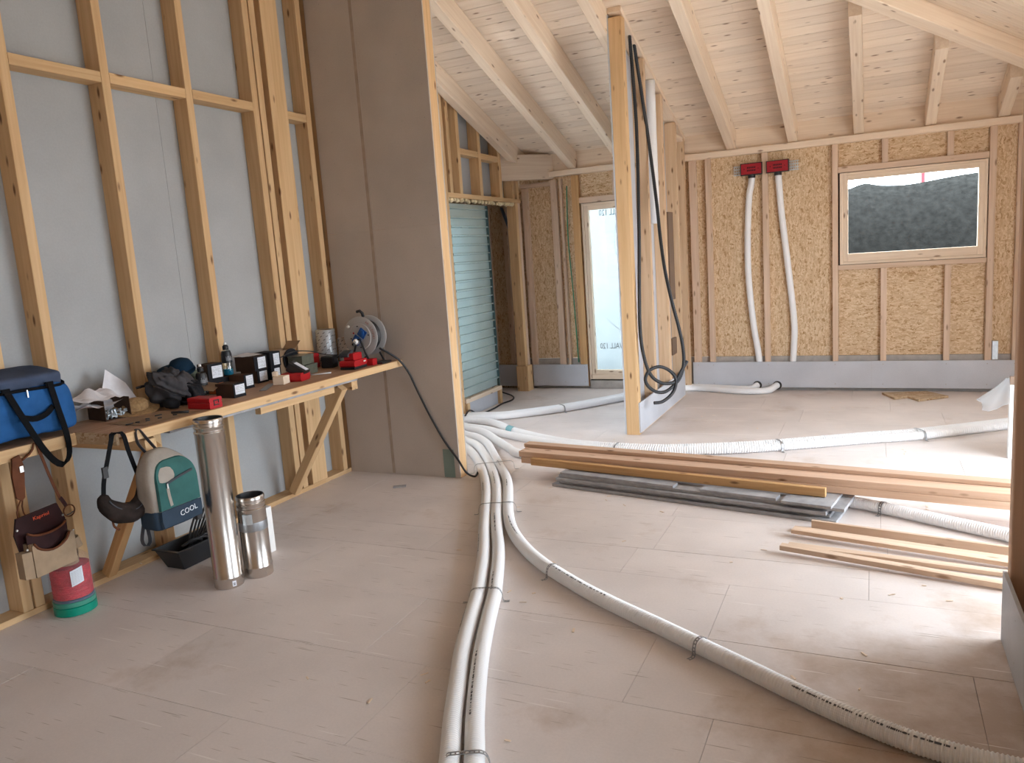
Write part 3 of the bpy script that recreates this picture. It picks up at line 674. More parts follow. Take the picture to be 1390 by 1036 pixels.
# roof membrane above the boards
mv = [(-4.3, 2.9, zb1(2.9) + .03), (2.25, 9.45, zb1(9.45) + .03), (-4.3, 9.45, zb1(9.45) + .03), (-4.3, -3.4, zb2(-4.3) + .03), (2.25, -3.4, zb2(2.25) + .03), (-7, 9.45, zb1(9.45) + .03), (-7, 2.9, zb1(2.9) + .03)]
mobj('roof_membrane', mv, [(0, 1, 2), (3, 4, 1, 0), (0, 2, 5, 6)], DARK, ce)
def rafter(xl, y_top, w=0.10):
    xc = xl + w / 2; h = 0.207
    def mid(yy): return (xc, yy, (zr1(yy) + zb1(yy)) / 2 - 0.001)
    beam('rafter', mid(y_top), mid(9.243), w, h, PINEF, ce, (0, 0, 1), 0.006)
for xl in (-4.052, -3.41, -2.78, -2.20, -1.503, -0.852, -0.194): rafter(xl, max(xl + 7.2 + 0.22, 3.6))
for xl in (0.472, 1.105): rafter(xl, xl + 7.2 + 0.22)
def hipz(x): return (zr1(x + 7.2) + zb2(x)) / 2
hp = (-3.9, 1.95)
hip_h = 0.26
def hp_(x, s=0): return (x + 0.05, x + 7.2 - 0.05, zr1(x + 7.2) + 0.1225 + 0.012)
beam('hip_rafter', hp_(-3.9), hp_(1.99), 0.15, 0.245, PINEF, ce, (0, 0, 1), 0.006)
nS = Vector((T, 0, 1)).normalized()
for k in range(4):
    d = 0.075 + 0.10 + 0.196 * k; ox, oy = 0.7071 * d + .05, -0.7071 * d - .05
    def hb(x): return (x + ox, x + 7.2 + oy, zb2(x + ox) - 0.018)
    beam('hip_board', hb(-3.3), hb(1.95 - ox), 0.19, 0.03, PINEF, ce, nS, 0.003)
for yy in (-2.4, -1.75, -1.1, -0.45, 0.2, 0.85, 1.5, 2.15, 2.8, 3.45, 4.1, 4.75, 5.4):
    xa = yy - 7.2 + 1.35
    xa = max(xa, -4.15)
    zz = lambda X: (zb2(X) + zb2(X) - 0.22) / 2
    beam('rafter', (xa, yy, zz(xa)), (2.05, yy, zz(2.05)), 0.10, 0.207, PINEF, ce, (0, 0, 1), 0.006)

# ================================================================== OUTSIDE
ev, ef = [], []
prof = [(9.75, -0.2), (10.1, 0.25), (10.45, 1.0), (10.75, 1.7), (11.0, 2.15), (11.25, 2.31), (11.8, 2.36), (13.0, 2.3)]
NX = 60
for i in range(NX + 1):
    x = -1.9 + i * 0.09
    for y, z in prof:
        crest = 0.05 * math.exp(-((x + 0.12) / 0.13) ** 2) - 0.035 * math.exp(-((x - 0.45) / 0.4) ** 2) + 0.04 * (x - 0.4)
        zz = z + crest * max(0, (z - 1.2) / 1.1)
        q = noise.noise_vector(Vector((x * 2.2, y * 2, z * 2))) * 0.06
        ev.append((x, y + q.y, zz + q.z * 0.3))
k = len(prof)
for i in range(NX):
    for j in range(k - 1): ef.append((i * k + j, (i + 1) * k + j, (i + 1) * k + j + 1, i * k + j + 1))
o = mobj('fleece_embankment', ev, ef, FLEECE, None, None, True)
tag(o, 'steep bank covered in grey fleece behind the far window', 'bank')
tag(lathe('fence_pole', [(0.03, -0.25), (0.03, 4.2)], POLE, None, Matrix.Translation((0.70, 14.0, 0)), 12), 'dark red pole standing behind the fleece covered bank', 'pole')

# ================================================================== DUCTS ON THE FLOOR
R = 0.037
def P(l, z=R + 0.001): return [(p[0], p[1], z if len(p) < 3 else p[2]) for p in l]
GD = 'white corrugated ventilation ducts'
def duct(label, pts, pr=None, **k):
    o = corrugated('ventilation_duct', P(pts), R, WHITE, None, **k)
    tag(o, label, 'duct', GD)
    if pr:
        sp = spline(P(pts), 0.006); v, f = [], []
        random.seed(pr[0])
        for a, b, side in pr[1]:
            i0, i1 = int(a * len(sp)), int(b * len(sp)); i = i0
            while i < i1 - 3:
                L = random.choice((1, 1, 2)); t = (sp[min(i + 1, len(sp) - 1)] - sp[i]).normalized(); u = Vector((-t.y, t.x, 0)).normalized()
                for q0 in (0,):
                    ang = side; nrm = (u * math.sin(ang) + Vector((0, 0, 1)) * math.cos(ang)); tan = (u * math.cos(ang) - Vector((0, 0, 1)) * math.sin(ang))
                    c = sp[i] + nrm * (R + 0.0012); hh = random.uniform(0.0022, 0.0045); bl = t * 0.0022 * L
                    n0 = len(v); v += [c - bl - tan * hh, c + bl - tan * hh, c + bl + tan * hh, c - bl + tan * hh]; f.append((n0, n0 + 1, n0 + 2, n0 + 3))
                i += random.choice((1, 1, 1, 2, 3))
        m = mobj('printed_marking', v, f, PRINT, o); m['kind'] = 'stuff'
    return o
A = [(-4.0, 6.5), (-3.366, 5.992), (-3.01, 5.56), (-2.722, 5.114), (-2.528, 4.759), (-2.364, 4.415), (-2.192, 4.054), (-2.005, 3.675), (-1.81, 3.225), (-1.715, 2.966), (-1.606, 2.685), (-1.503, 2.458), (-1.4, 2.233), (-1.292, 2.016), (-1.2, 1.8), (-1.13, 1.55)]
B = [(-4.0, 6.64), (-3.498, 6.239), (-3.285, 6.073), (-3.054, 5.77), (-2.797, 5.386), (-2.592, 5.042), (-2.413, 4.697), (-2.258, 4.365), (-2.111, 4.075), (-1.978, 3.821), (-1.871, 3.592), (-1.768, 3.352), (-1.72, 3.238), (-1.631, 2.991), (-1.523, 2.711), (-1.426, 2.486), (-1.321, 2.26), (-1.21, 2.042), (-1.11, 1.82), (-1.03, 1.57)]
Cc = [(-4.0, 6.77), (-3.618, 6.462), (-3.451, 6.376), (-3.238, 6.173), (-3.025, 5.866), (-2.809, 5.539), (-2.598, 5.227), (-2.461, 4.981), (-2.336, 4.714), (-2.212, 4.451), (-2.08, 4.205), (-1.941, 4.002), (-1.781, 3.815), (-1.637, 3.677), (-1.547, 3.605), (-1.427, 3.515), (-1.275, 3.407), (-1.074, 3.284), (-0.872, 3.169), (-0.66, 3.045), (-0.45, 2.922), (-0.274, 2.815), (-0.123, 2.731), (0.015, 2.664), (0.122, 2.623), (0.226, 2.598), (0.325, 2.582), (0.46, 2.572)]
duct('white corrugated duct running to the near floor edge, outer left of the pair', A, (1, [(0.36, 0.40, -.7), (0.55, 0.60, -.9), (0.72, 0.77, -.9)]))
duct('white corrugated duct running to the near floor edge, right one of the pair', B, (2, [(0.33, 0.39, -.3), (0.5, 0.56, -.3), (0.66, 0.70, -.4), (0.80, 0.88, -.4)]))
duct('white corrugated duct curving away from the pair across the floor to the right', Cc, pitch=0.0135, pr=(3, [(0.28, 0.31, -.3), (0.37, 0.40, -.2), (0.50, 0.56, -.1), (0.64, 0.72, -.3), (0.88, 0.97, -.5)]), depth=0.0034, flat=True)
Dd = [(-4.0, 6.88), (-3.747, 6.702), (-3.477, 6.576), (-3.179, 6.276), (-2.959, 6.05), (-2.757, 5.872), (-2.2, 5.72), (-1.5, 5.52), (-0.8, 5.33), (-0.133, 5.13), (0.049, 5.05), (0.368, 4.88), (0.667, 4.72), (1.1, 4.47)]
duct('white corrugated duct passing under the pile of planks', Dd, depth=0.004, flat=True)
Ee = [(-4.03, 7.10), (-3.752, 7.07), (-3.516, 6.955), (-3.243, 6.72), (-3.032, 6.577), (-2.667, 6.383), (-2.359, 6.275), (-2.02, 6.235), (-1.681, 6.24), (-1.487, 6.276), (-1.082, 6.402), (-0.707, 6.562), (-0.025, 6.924), (0.355, 7.111), (1.066, 7.60), (1.4, 7.85)]
Ff = [(-4.03, 7.0), (-3.813, 6.801), (-3.546, 6.712), (-3.335, 6.596), (-3.025, 6.436), (-2.618, 6.262), (-2.31, 6.158), (-1.983, 6.136), (-1.653, 6.146), (-1.463, 6.188), (-1.06, 6.301), (-0.695, 6.46), (-0.024, 6.812), (0.348, 6.993), (1.042, 7.477), (1.4, 7.73)]
e_ = duct('white corrugated duct with teal tape, rear one of the pair heading right', Ee, pitch=0.02, depth=0.006, flat=True)
duct('white corrugated duct heading right in front of the taped one', Ff, pitch=0.02, depth=0.006, flat=True)
sp = spline(P(Ee), 0.01); i0 = min(range(len(sp)), key=lambda i: (sp[i] - Vector((-3.235, 6.70, R))).length)
v, f = sweep(sp[i0 - 6:i0 + 7], R + 0.0018, 18, False); mobj('teal_tape', v, f, TAPEB, e_, None, True)
G = [(-4.03, 7.21), (-3.637, 7.30), (-3.369, 7.498), (-3.092, 7.76), (-2.842, 8.072), (-2.605, 8.43), (-2.35, 8.86), (-2.047, 9.08), (-1.829, 9.08), (-1.6, 9.0), (-1.40, 8.93), (-1.227, 8.92), (-1.07, 8.99), (-1.0, 9.185, 0.06)]
G2 = [(-4.03, 7.31), (-3.66, 7.385), (-3.43, 7.57), (-3.155, 7.825), (-2.91, 8.13), (-2.67, 8.49), (-2.41, 8.93), (-2.10, 9.158, .038), (-1.82, 9.155), (-1.55, 9.09), (-1.38, 9.06), (-1.27, 9.10), (-1.215, 9.185, 0.06)]
duct('white duct running along the back to the right hand hole in the skirting', G)
duct('white duct running along the back to the left hand hole in the skirting', G2)
# straps over the ducts
def strap(label, ctr, along, n, sep=0.076, ladder=False, wd=0.016, lift=0.0):
    t = Vector(along).normalized(); u = Vector((t.y, -t.x)); W2 = (n - 1) * sep / 2; pts = []
    def q(s, z): return (ctr[0] + u.x * s, ctr[1] + u.y * s, z)
    e = R + 0.003
    pts += [q(-W2 - e - 0.035, 0.003), q(-W2 - e - 0.006, 0.004), q(-W2 - e, 0.02), q(-W2 - e, R)]
    for i in range(n):
        c = -W2 + i * sep
        for a in ((140, 115, 90) if i == 0 else (105, 90)) if i < n - 1 else (((140, 115, 90, 65, 40) if n == 1 else (90, 65, 40))):
            pts.append(q(c + e * math.cos(math.radians(a)), R + lift + e * math.sin(math.radians(a))))
    pts += [q(W2 + e, R), q(W2 + e, 0.02), q(W2 + e + 0.006, 0.004), q(W2 + e + 0.035, 0.003)]
    o = ribbon('duct_strap', pts, wd, 0.0012, (t.x, t.y, 0), STRAP, None, 0.008, ladder); return tag(o, label, 'strap', 'metal straps over the ducts')
strap('metal strap over three ducts beside the partition foot', (-2.80, 5.44), (0.55, -0.83), 3, 0.125, wd=0.012)
strap('metal strap over three ducts where they run straight', (-2.31, 4.49), (0.42, -0.9), 3, 0.088, wd=0.012)
strap('perforated metal strap over the two ducts in mid floor', (-1.765, 3.232), (0.36, -0.93), 2, 0.088, True)
strap('perforated metal strap over the two ducts at the near edge', (-1.238, 2.03), (0.45, -0.89), 2, 0.086, True, 0.02)
strap('perforated metal strap on the single duct just after its bend', (-1.55, 3.607), (0.8, -0.6), 1, ladder=True)
strap('perforated metal strap on the single duct nearest the camera', (-0.655, 3.043), (0.86, -0.5), 1, ladder=True, wd=0.018)
strap('metal strap over two ducts behind the plank pile left end', (-1.99, 6.185), (1, 0.02), 2, 0.095)
strap('metal strap over two ducts mid way to the right', (-0.70, 6.51), (0.9, 0.42), 2, 0.092)
strap('metal strap over two ducts nearest the bright right side', (0.352, 7.05), (0.86, 0.5), 2, 0.10)
strap('perforated metal strap on the duct beside the grey board stack', (0.06, 5.045), (0.86, -0.48), 1, ladder=True, wd=0.02)
strap('metal strap over two ducts in front of the tall window', (-3.12, 7.79), (0.66, 0.75), 2, 0.09)

# ducts and boxes on the far wall
for pts, lab, bx, lb in (([(-1.236, 9.232, 2.43), (-1.246, 9.232, 2.35), (-1.276, 9.232, 2.172), (-1.299, 9.232, 1.689), (-1.294, 9.232, 1.262), (-1.252, 9.232, 0.768), (-1.20, 9.235, 0.40), (-1.19, 9.24, 0.2)], 'white duct hanging from the left red outlet box', (-1.352, -1.119), 'left red and black outlet box on a metal rail high on the far wall'),
                         ([(-0.957, 9.232, 2.43), (-0.951, 9.232, 2.33), (-0.928, 9.232, 2.003), (-0.867, 9.232, 1.413), (-0.81, 9.232, 0.80), (-0.815, 9.235, 0.5), (-0.838, 9.24, 0.2)], 'white duct hanging from the right red outlet box', (-1.076, -0.840), 'right red and black outlet box on a metal rail high on the far wall')):
    tag(corrugated('wall_duct', pts, 0.036, WHITE, None, 0.016, 0.0012, 14), lab, 'duct', 'white ducts hanging on the far wall')
    b = thing('duct_outlet_box', lb, 'outlet box', (bx[0], 9.18, 2.44), 0, 'outlet boxes on the far wall')
    box('body', (bx[0], bx[1]), (9.165, 9.225), (2.443, 2.573), BLACK, b, 0.004)
    box('face', (bx[0] + .009, bx[1] - .009), (9.161, 9.1655), (2.452, 2.564), REDBOX, b, 0.001)
    xc = (bx[0] + bx[1]) / 2; random.seed(5)
    v, f = [], []
    for zz in (2.523, 2.492):
        for i in range(7):
            x0 = xc - 0.045 + i * 0.0135; n0 = len(v); v += [(x0, 9.1605, zz - .009), (x0 + .009, 9.1605, zz - .009), (x0 + .0105, 9.1605, zz + .009), (x0 + .002, 9.1605, zz + .009)]; f.append((n0, n0 + 1, n0 + 2, n0 + 3))
    for s in (-1, 1):
        x0 = xc + s * 0.075; n0 = len(v); v += [(x0 - .006, 9.1605, 2.505), (x0 + .006, 9.1605, 2.505), (x0, 9.1605, 2.518)]; f.append((n0, n0 + 1, n0 + 2))
    m = mobj('printed_marking', v, f, CARDB, b); m['kind'] = 'stuff'
    lathe('collar', [(0.040, -0.022), (0.040, 0.014), (0.034, 0.016)], BLACK, b, Matrix.Translation((pts[0][0], 9.2, 2.434)), 18)
rl = thing('mounting_rail', 'perforated metal rail behind the two red outlet boxes', 'rail', (-1.09, 9.25, 2.5))
bm = bmesh.new()
for z in (2.462, 2.503, 2.545):
    for zz in (z - .006, z + .006):
        pass
def bmbox(bm, xr, yr, zr):
    vs = [bm.verts.new((x, y, z)) for z in zr for y in yr for x in xr]
    for q in ((0, 1, 3, 2), (4, 5, 7, 6), (0, 1, 5, 4), (2, 3, 7, 6), (0, 2, 6, 4), (1, 3, 7, 5)): bm.faces.new([vs[i] for i in q])
for x0, x1 in ((-1.43, -1.13), (-1.064, -0.742)):
    for z in (2.458, 2.487, 2.52, 2.551): bmbox(bm, (x0, x1), (9.238, 9.241), (z - .006, z + .006))
    k = 0
    while x0 + k * 0.022 < x1: bmbox(bm, (x0 + k * .022 - .004, x0 + k * .022 + .004), (9.2385, 9.2405), (2.452, 2.557)); k += 1
bobj('rail_bar', bm, ZINC, rl)['kind'] = 'stuff'

# black conduits hanging in the central partition
H1 = [(-2.0, 7.184, 3.63), (-2.0, 7.184, 3.587), (-1.979, 7.203, 2.836), (-1.942, 7.02, 1.985), (-1.93, 6.896, 1.372), (-1.934, 6.876, 0.967), (-1.911, 6.896, 0.711), (-1.864, 6.938, 0.545), (-1.787, 7.005, 0.465), (-1.707, 7.076, 0.453), (-1.667, 7.111, 0.485), (-1.623, 7.15, 0.567), (-1.582, 7.186, 0.645)]
H2 = [(-2.0, 7.334, 3.57), (-2.0, 7.334, 3.536), (-1.959, 7.508, 2.816), (-1.867, 7.39, 2.157), (-1.813, 7.265, 1.822), (-1.756, 7.167, 1.508), (-1.692, 7.122, 1.221), (-1.64, 7.135, 0.979), (-1.612, 7.16, 0.784), (-1.61, 7.162, 0.621), (-1.64, 7.135, 0.499), (-1.697, 7.085, 0.423), (-1.764, 7.026, 0.377), (-1.83, 6.968, 0.387), (-1.888, 6.917, 0.445), (-1.911, 6.897, 0.52), (-1.876, 6.928, 0.596), (-1.803, 6.992, 0.62), (-1.732, 7.054, 0.582), (-1.68, 7.1, 0.505), (-1.676, 7.083, 0.42), (-1.712, 7.052, 0.345), (-1.782, 6.99, 0.29), (-1.847, 6.933, 0.287)]
tag(corrugated('black_conduit', H1, 0.0165, HOSE, None, 0.02, 0.0012, 10), 'black conduit hanging close to the post, its end pointing up', 'conduit', 'black conduits hanging from the top plate')
tag(corrugated('black_conduit', H2, 0.0165, HOSE, None, 0.02, 0.0012, 10), 'black conduit hanging across the studs and coiled in a loop near the floor', 'conduit', 'black conduits hanging from the top plate')
tag(tube('drain_pipe', [(-2.02, 7.93, 3.36), (-2.022, 7.93, 2.7), (-2.02, 7.93, 1.93)], 0.047, WHITE, None, 0.2, 20), 'smooth white pipe fixed upright between studs of the central partition', 'pipe')

# ================================================================== METAL SHUTTER SHEET
s = thing('metal_sheet', 'grey green ribbed metal sheet standing in the doorway behind the partition', 'metal sheet', (-4.06, 7.78, 0))
prof = []
z = 0.235; kk = 0
pts2 = [(-4.085, 0.225)]
while z < 2.30:
    pts2 += [(-4.085, z), (-4.085, z + .066), (-4.062, z + .074), (-4.062, z + .088), (-4.085, z + .095)]; z += 0.0985
pts2.append((-4.085, 2.335))
v = []; f = []
for x, zz in pts2:
    for yy in (7.32, 8.19): v.append((x, yy, zz))
for x, zz in pts2:
    for yy in (7.32, 8.19): v.append((x - .004, yy, zz))
n = len(pts2)
for i in range(n - 1):
    f.append((2 * i, 2 * i + 1, 2 * i + 3, 2 * i + 2)); b0 = 2 * n; f.append((b0 + 2 * i, b0 + 2 * i + 2, b0 + 2 * i + 3, b0 + 2 * i + 1))
mobj('sheet', v, f, RIBMET, s)
box('edge_strip', (-4.092, -4.056), (8.191, 8.203), (0.215, 2.33), RIBEDGE, s)
box('bottom_rail', (-4.10, -4.045), (7.31, 8.22), (0.165, 0.213), PINEF, s)
for yy in (7.33, 8.16): box('foot', (-4.10, -4.045), (yy, yy + .06), (0.0, 0.164), PINE, s)
box('kick_panel', (-4.09, -4.08), (7.39, 8.16), (0.0, 0.164), SKIRT, s)
tag(tube('power_cable', [(-4.75, 9.0, 0.33), (-4.6, 8.95, 0.12), (-4.35, 8.75, 0.045), (-4.1, 8.6, 0.012), (-3.98, 8.35, 0.012), (-4.0, 8.1, 0.012), (-3.97, 7.8, 0.012), (-4.0, 7.5, 0.012), (-4.0, 7.28, 0.10), (-4.0, 7.1, 0.012)], 0.009, BLACK, None, 0.03, 8), 'black cable trailing over the threshold of the shuttered doorway', 'cable')

# ================================================================== PLANKS, BOARDS, BATTENS
# grey cement boards
def local(o, ang): return Matrix.Translation(o) @ Matrix.Rotation(ang, 4, 'Z')
ga = math.atan2(4.785 - 5.143, -0.208 + 2.146)
org = Vector((-2.146, 5.143, 0)); gx = Vector((math.cos(ga), math.sin(ga), 0)); gy = Vector((-gx.y, gx.x, 0))
random.seed(3)
lay = [(-0.03, 1.985, 0.0, 0.315, 'lowest'), (0.02, 1.94, 0.03, 0.325, 'second from the bottom'), (0.0, 1.925, 0.006, 0.31, 'middle'), (0.015, 2.02, 0.034, 0.33, 'second from the top')]
hz = 0.0
for k, (a, b, c0, c1, nm) in enumerate(lay):
    th = 0.0225; c = org + gx * (a + b) / 2 + gy * (c0 + c1) / 2; c.z = hz + th / 2
    tag(obox('cement_board', c, (b - a, c1 - c0, th - .0008), ga + (0.004 if k % 2 else -0.003), STONE), 'grey cement board, %s of the low stack under the planks' % nm, 'board', 'stacked grey cement boards'); hz += th
for a, b, c0, c1, nm in ((0.03, 0.93, 0.03, 0.11, 'short left'), (1.12, 1.62, 0.03, 0.12, 'short middle'), (1.66, 1.955, 0.0, 0.30, 'short right')):
    c = org + gx * (a + b) / 2 + gy * (c0 + c1) / 2; c.z = hz + 0.0095
    tag(obox('cement_board', c, (b - a, c1 - c0, 0.018), ga, STONE), 'grey cement board, %s offcut lying on top of the stack' % nm, 'board', 'stacked grey cement boards')
PZ = 0.111
def plank(label, x0, x1, yl, yr, w, h, z, mat, grp):
    p0 = Vector((x0, yl + w / 2, z + h / 2)); p1 = Vector((x1, yr + w / 2, z + h / 2))
    return tag(beam('plank', p0, p1, w, h - .0008, mat, None, (0, 0, 1), 0.003), label, 'plank', grp)
GP = 'planks laid across the grey boards'
# front edge at bottom runs (-2.50,5.33) -> (0.70,4.91)
plank('pale plank, lower front one of the long pile', -2.50, 1.02, 5.345, 4.885, 0.12, 0.047, PZ, PILE, GP)
plank('pale plank, upper front one of the long pile', -2.52, 1.0, 5.352, 4.892, 0.115, 0.047, PZ + .047, PILE, GP)
plank('pale plank, lower back one of the long pile', -2.51, 1.02, 5.468, 5.008, 0.10, 0.05, PZ, PILE, GP)
plank('pale plank, middle back one of the long pile', -2.52, 0.98, 5.470, 5.010, 0.095, 0.045, PZ + .05, PILE, GP)
plank('pale plank, topmost at the back of the long pile', -2.53, 1.04, 5.476, 5.014, 0.09, 0.028, PZ + .095, PILE, GP)
tag(beam('plank', (-2.40, 5.315, PZ + .029), (-0.262, 4.965, PZ + .029), 0.042, 0.056, ORANGE, None, (0, 0, 1), 0.003), 'orange toned short plank in front of the long pale pile', 'plank', GP)
# thin battens at the right
GB = 'thin battens on the floor'
def batt(label, x0, y0, x1, y1, w, h, z0=0.0, z1=0.0):
    return tag(beam('thin_batten', (x0, y0, z0 + h / 2), (x1, y1, z1 + h / 2), w, h - .0006, PINEB, None, (0, 0, 1), 0.0015), label, 'batten', GB)
batt('thin batten standing on edge, the one nearest the grey boards', -0.325, 4.70, 0.98, 4.452, 0.022, 0.048)
batt('flat thin batten just in front of the one on edge', -0.42, 4.625, 0.98, 4.36, 0.055, 0.022)
batt('pale thin batten lying on the flat ones, its end cut square', -0.42, 4.535, 0.98, 4.265, 0.05, 0.024, 0.022, 0.012)
batt('thin batten lying askew beneath the front one', -0.425, 4.352, 0.98, 4.185, 0.05, 0.023)
batt('thin batten in front, resting askew on the others', -0.455, 4.255, 0.98, 3.985, 0.05, 0.028, 0.024, 0.0)
# osb offcut
pts = [(0.088, 9.0), (0.202, 8.70), (0.33, 8.80), (0.419, 8.62), (0.70, 8.85), (0.52, 9.10)]
tag(poly_prism('osb_offcut', pts, 'z', 0.001, 0.022, OSBD), 'notched brown board offcut lying on the floor below the far window', 'offcut')
tag(obox('plaster_scrap', (-3.36, 4.886, 0.004), (0.10, 0.055, 0.006), 0.5, STONE), 'small grey scrap on the floor in front of the partition', 'scrap')

# white panels and polythene at the right behind the partition end
s = thing('panel_pack', 'white pack of panels standing behind the right partition end', 'panel pack', (1.1, 6.5, 0))
box('panel', (0.905, 0.93), (6.50, 6.56), (0.0, 0.55), WHITEP, s); box('panel', (0.931, 1.5), (6.50, 6.56), (0.0, 0.55), WHITEP, s)
box('top_block', (0.905, 1.5), (6.51, 6.55), (0.551, 0.61), BROWNCH, s)
fv, ff = [], []
for i in range(13):
    a = i / 12 * PI * 0.95 + PI * 0.55
    for j in range(9):
        t = j / 8; r = 0.02 + 0.17 * t ** 1.2 * (1 + 0.12 * math.sin(i * 1.7)); fv.append((0.90 + r * math.cos(a), 6.52 + 0.6 * r * math.sin(a), 0.60 - 0.20 * t - 0.035 * t * math.sin(i * 0.9)))
for i in range(12):
    for j in range(8): ff.append((i * 9 + j, i * 9 + j + 1, (i + 1) * 9 + j + 1, (i + 1) * 9 + j))
tag(mobj('polythene_sheet', fv, ff, MILKY, None, None, True), 'milky polythene draped over the corner of the white panel pack', 'plastic sheet')

# ================================================================== WORKBENCH
ZB = 0.965
w = thing('workbench', 'long timber workbench with cartons and tools along the stud wall', 'workbench', (-3.74, 3.9, 0))
box('tabletop', (-4.052, -3.4565), (2.60, 5.192), (0.945, ZB), PLY, w, 0.001)
box('front_strip', (-3.456, -3.43), (2.62, 5.19), (0.914, ZB + .0005), PINE, w)
box('grey_underlay', (-4.0, -3.445), (2.9, 4.60), (0.898, 0.913), STONE, w)
box('osb_end', (-3.757, -3.457), (2.583, 2.599), (0.908, ZB), OSBD, w)
box('under_batten', (-3.52, -3.475), (3.62, 4.36), (0.848, 0.896), PINE, w)
for y0, y1 in ((4.53, 4.60), (2.74, 2.81)):
    box('bracket', (-4.05, -3.45), (y0, y1), (0.836, 0.898), PINE, w)
beam('brace', (-4.02, 4.438, 0.055), (-3.47, 4.438, 0.875), 0.062, 0.066, PINE, w, (-1, 0, .6), 0.003)
beam('brace', (-4.02, 2.83, 0.06), (-3.50, 2.83, 0.86), 0.055, 0.062, ORANGE, w, (-1, 0, .6), 0.003)
w = thing('workbench', 'shorter timber workbench carrying the blue bag, set further back', 'workbench', (-3.9, 2.0, 0))
box('tabletop', (-4.052, -3.787), (1.30, 2.597), (0.945, ZB), PLY, w, 0.001)
box('front_strip', (-3.786, -3.76), (1.30, 2.582), (0.902, ZB), PINE, w)
beam('brace', (-4.02, 1.75, 0.06), (-3.80, 1.75, 0.9), 0.055, 0.06, PINE, w, (-1, 0, .3), 0.003)

# ================================================================== THINGS ON THE BENCH
def TR(x, y, z, rz=0, rx=0, ry=0): return Matrix.Translation((x, y, z)) @ Euler((rx, ry, rz)).to_matrix().to_4x4()
# blue cooler bag
s = thing('cooler_bag', 'big blue cooler bag with black handles on the bench', 'bag', (-3.92, 2.30, ZB))
def bagshape(x, y, z):
    k = 1.0 + 0.03 * z; return (x * k * (1 - 0.12 * max(0, z) ** 2), y * (1 - 0.03 * max(0, z) ** 3), z)
soft('body', (0.25, 0.80, 0.255), TR(-3.914, 2.243, ZB + .147), BLUEBAG, s, 18, 9, 0.017, 6.0, 2.0, bagshape)
soft('lid', (0.235, 0.765, 0.105), TR(-3.93, 2.232, ZB + .296, 0, 0, 0.16), BLUELID, s, 12, 7, 0.006, 4.0, 5.0, lambda x, y, z: (x, y, z))
tube('zip', [(-3.80, 1.88, ZB + .258), (-3.797, 2.1, ZB + .262), (-3.797, 2.35, ZB + .263), (-3.80, 2.54, ZB + .258), (-3.83, 2.61, ZB + .262), (-3.92, 2.617, ZB + .29)], 0.008, BLACKM, s, sides=8)
box('zip_pull', (-3.79, -3.785), (2.385, 2.392), (ZB + .225, ZB + .262), SILVER, s)
ribbon('handle', [(-3.781, 2.285, 1.235), (-3.768, 2.30, 1.18), (-3.752, 2.34, 1.06), (-3.748, 2.40, 0.92), (-3.746, 2.452, 0.842), (-3.746, 2.495, 0.83), (-3.746, 2.525, 0.875), (-3.748, 2.528, 0.97), (-3.766, 2.515, 1.12), (-3.781, 2.505, 1.245)], 0.036, 0.003, (-0.25, 1, 0.35), BLACKM, s)
ribbon('inner_handle', [(-3.776, 2.345, 1.095), (-3.772, 2.40, 1.08), (-3.772, 2.46, 1.095), (-3.776, 2.50, 1.125)], 0.028, 0.003, (0, 0, 1), BLACKM, s)
for y in (2.283, 2.503): box('handle_tab', (-3.786, -3.779), (y - .02, y + .02), (1.225, 1.25), BLACKM, s)

# papers, hardware carton, straw hat
def sheet(name, label, pts, amp, seed, mat=PAPER, cat='paper', grp='papers beside the blue bag'):
    """a creased sheet between four corners"""
    a, b, c, d = [Vector(p) for p in pts]; v, f = [], []; n = 10
    for i in range(n + 1):
        for j in range(n + 1):
            u, w_ = i / n, j / n; p = a * (1 - u) * (1 - w_) + b * u * (1 - w_) + c * u * w_ + d * (1 - u) * w_
            q = noise.noise_vector(p * 9 + Vector((seed, 0, seed))) * amp; v.append(p + Vector((0.3 * q.x, 0.3 * q.y, abs(q.z) * 1.0)))
    for i in range(n):
        for j in range(n): f.append((i * (n + 1) + j, (i + 1) * (n + 1) + j, (i + 1) * (n + 1) + j + 1, i * (n + 1) + j + 1))
    return tag(mobj(name, v, f, mat, None, None, False), label, cat, grp)
sheet('paper_sheet', 'pale sheet of paper leaning upright against the wall behind the crumpled plans', [(-4.0, 2.90, .985), (-4.0, 3.2, .985), (-4.045, 3.14, 1.13), (-4.045, 3.02, 1.225)], 0.008, 1)
sheet('paper_sheet', 'crumpled plan on top, beside the blue bag', [(-3.98, 2.66, 1.10), (-3.86, 2.70, 1.085), (-3.88, 3.00, 1.075), (-4.03, 2.96, 1.115)], 0.05, 2)
sheet('paper_sheet', 'crumpled plan beneath the upper one beside the blue bag', [(-4.0, 2.68, 1.05), (-3.85, 2.70, 1.045), (-3.87, 2.97, 1.045), (-4.03, 2.94, 1.06)], 0.045, 6)
sheet('paper_sheet', 'large creased brown paper spread flat on the bench front', [(-3.78, 2.78, ZB + .002), (-3.48, 2.78, ZB + .002), (-3.475, 3.16, ZB + .002), (-3.72, 3.14, ZB + .002)], 0.006, 9, CARD)
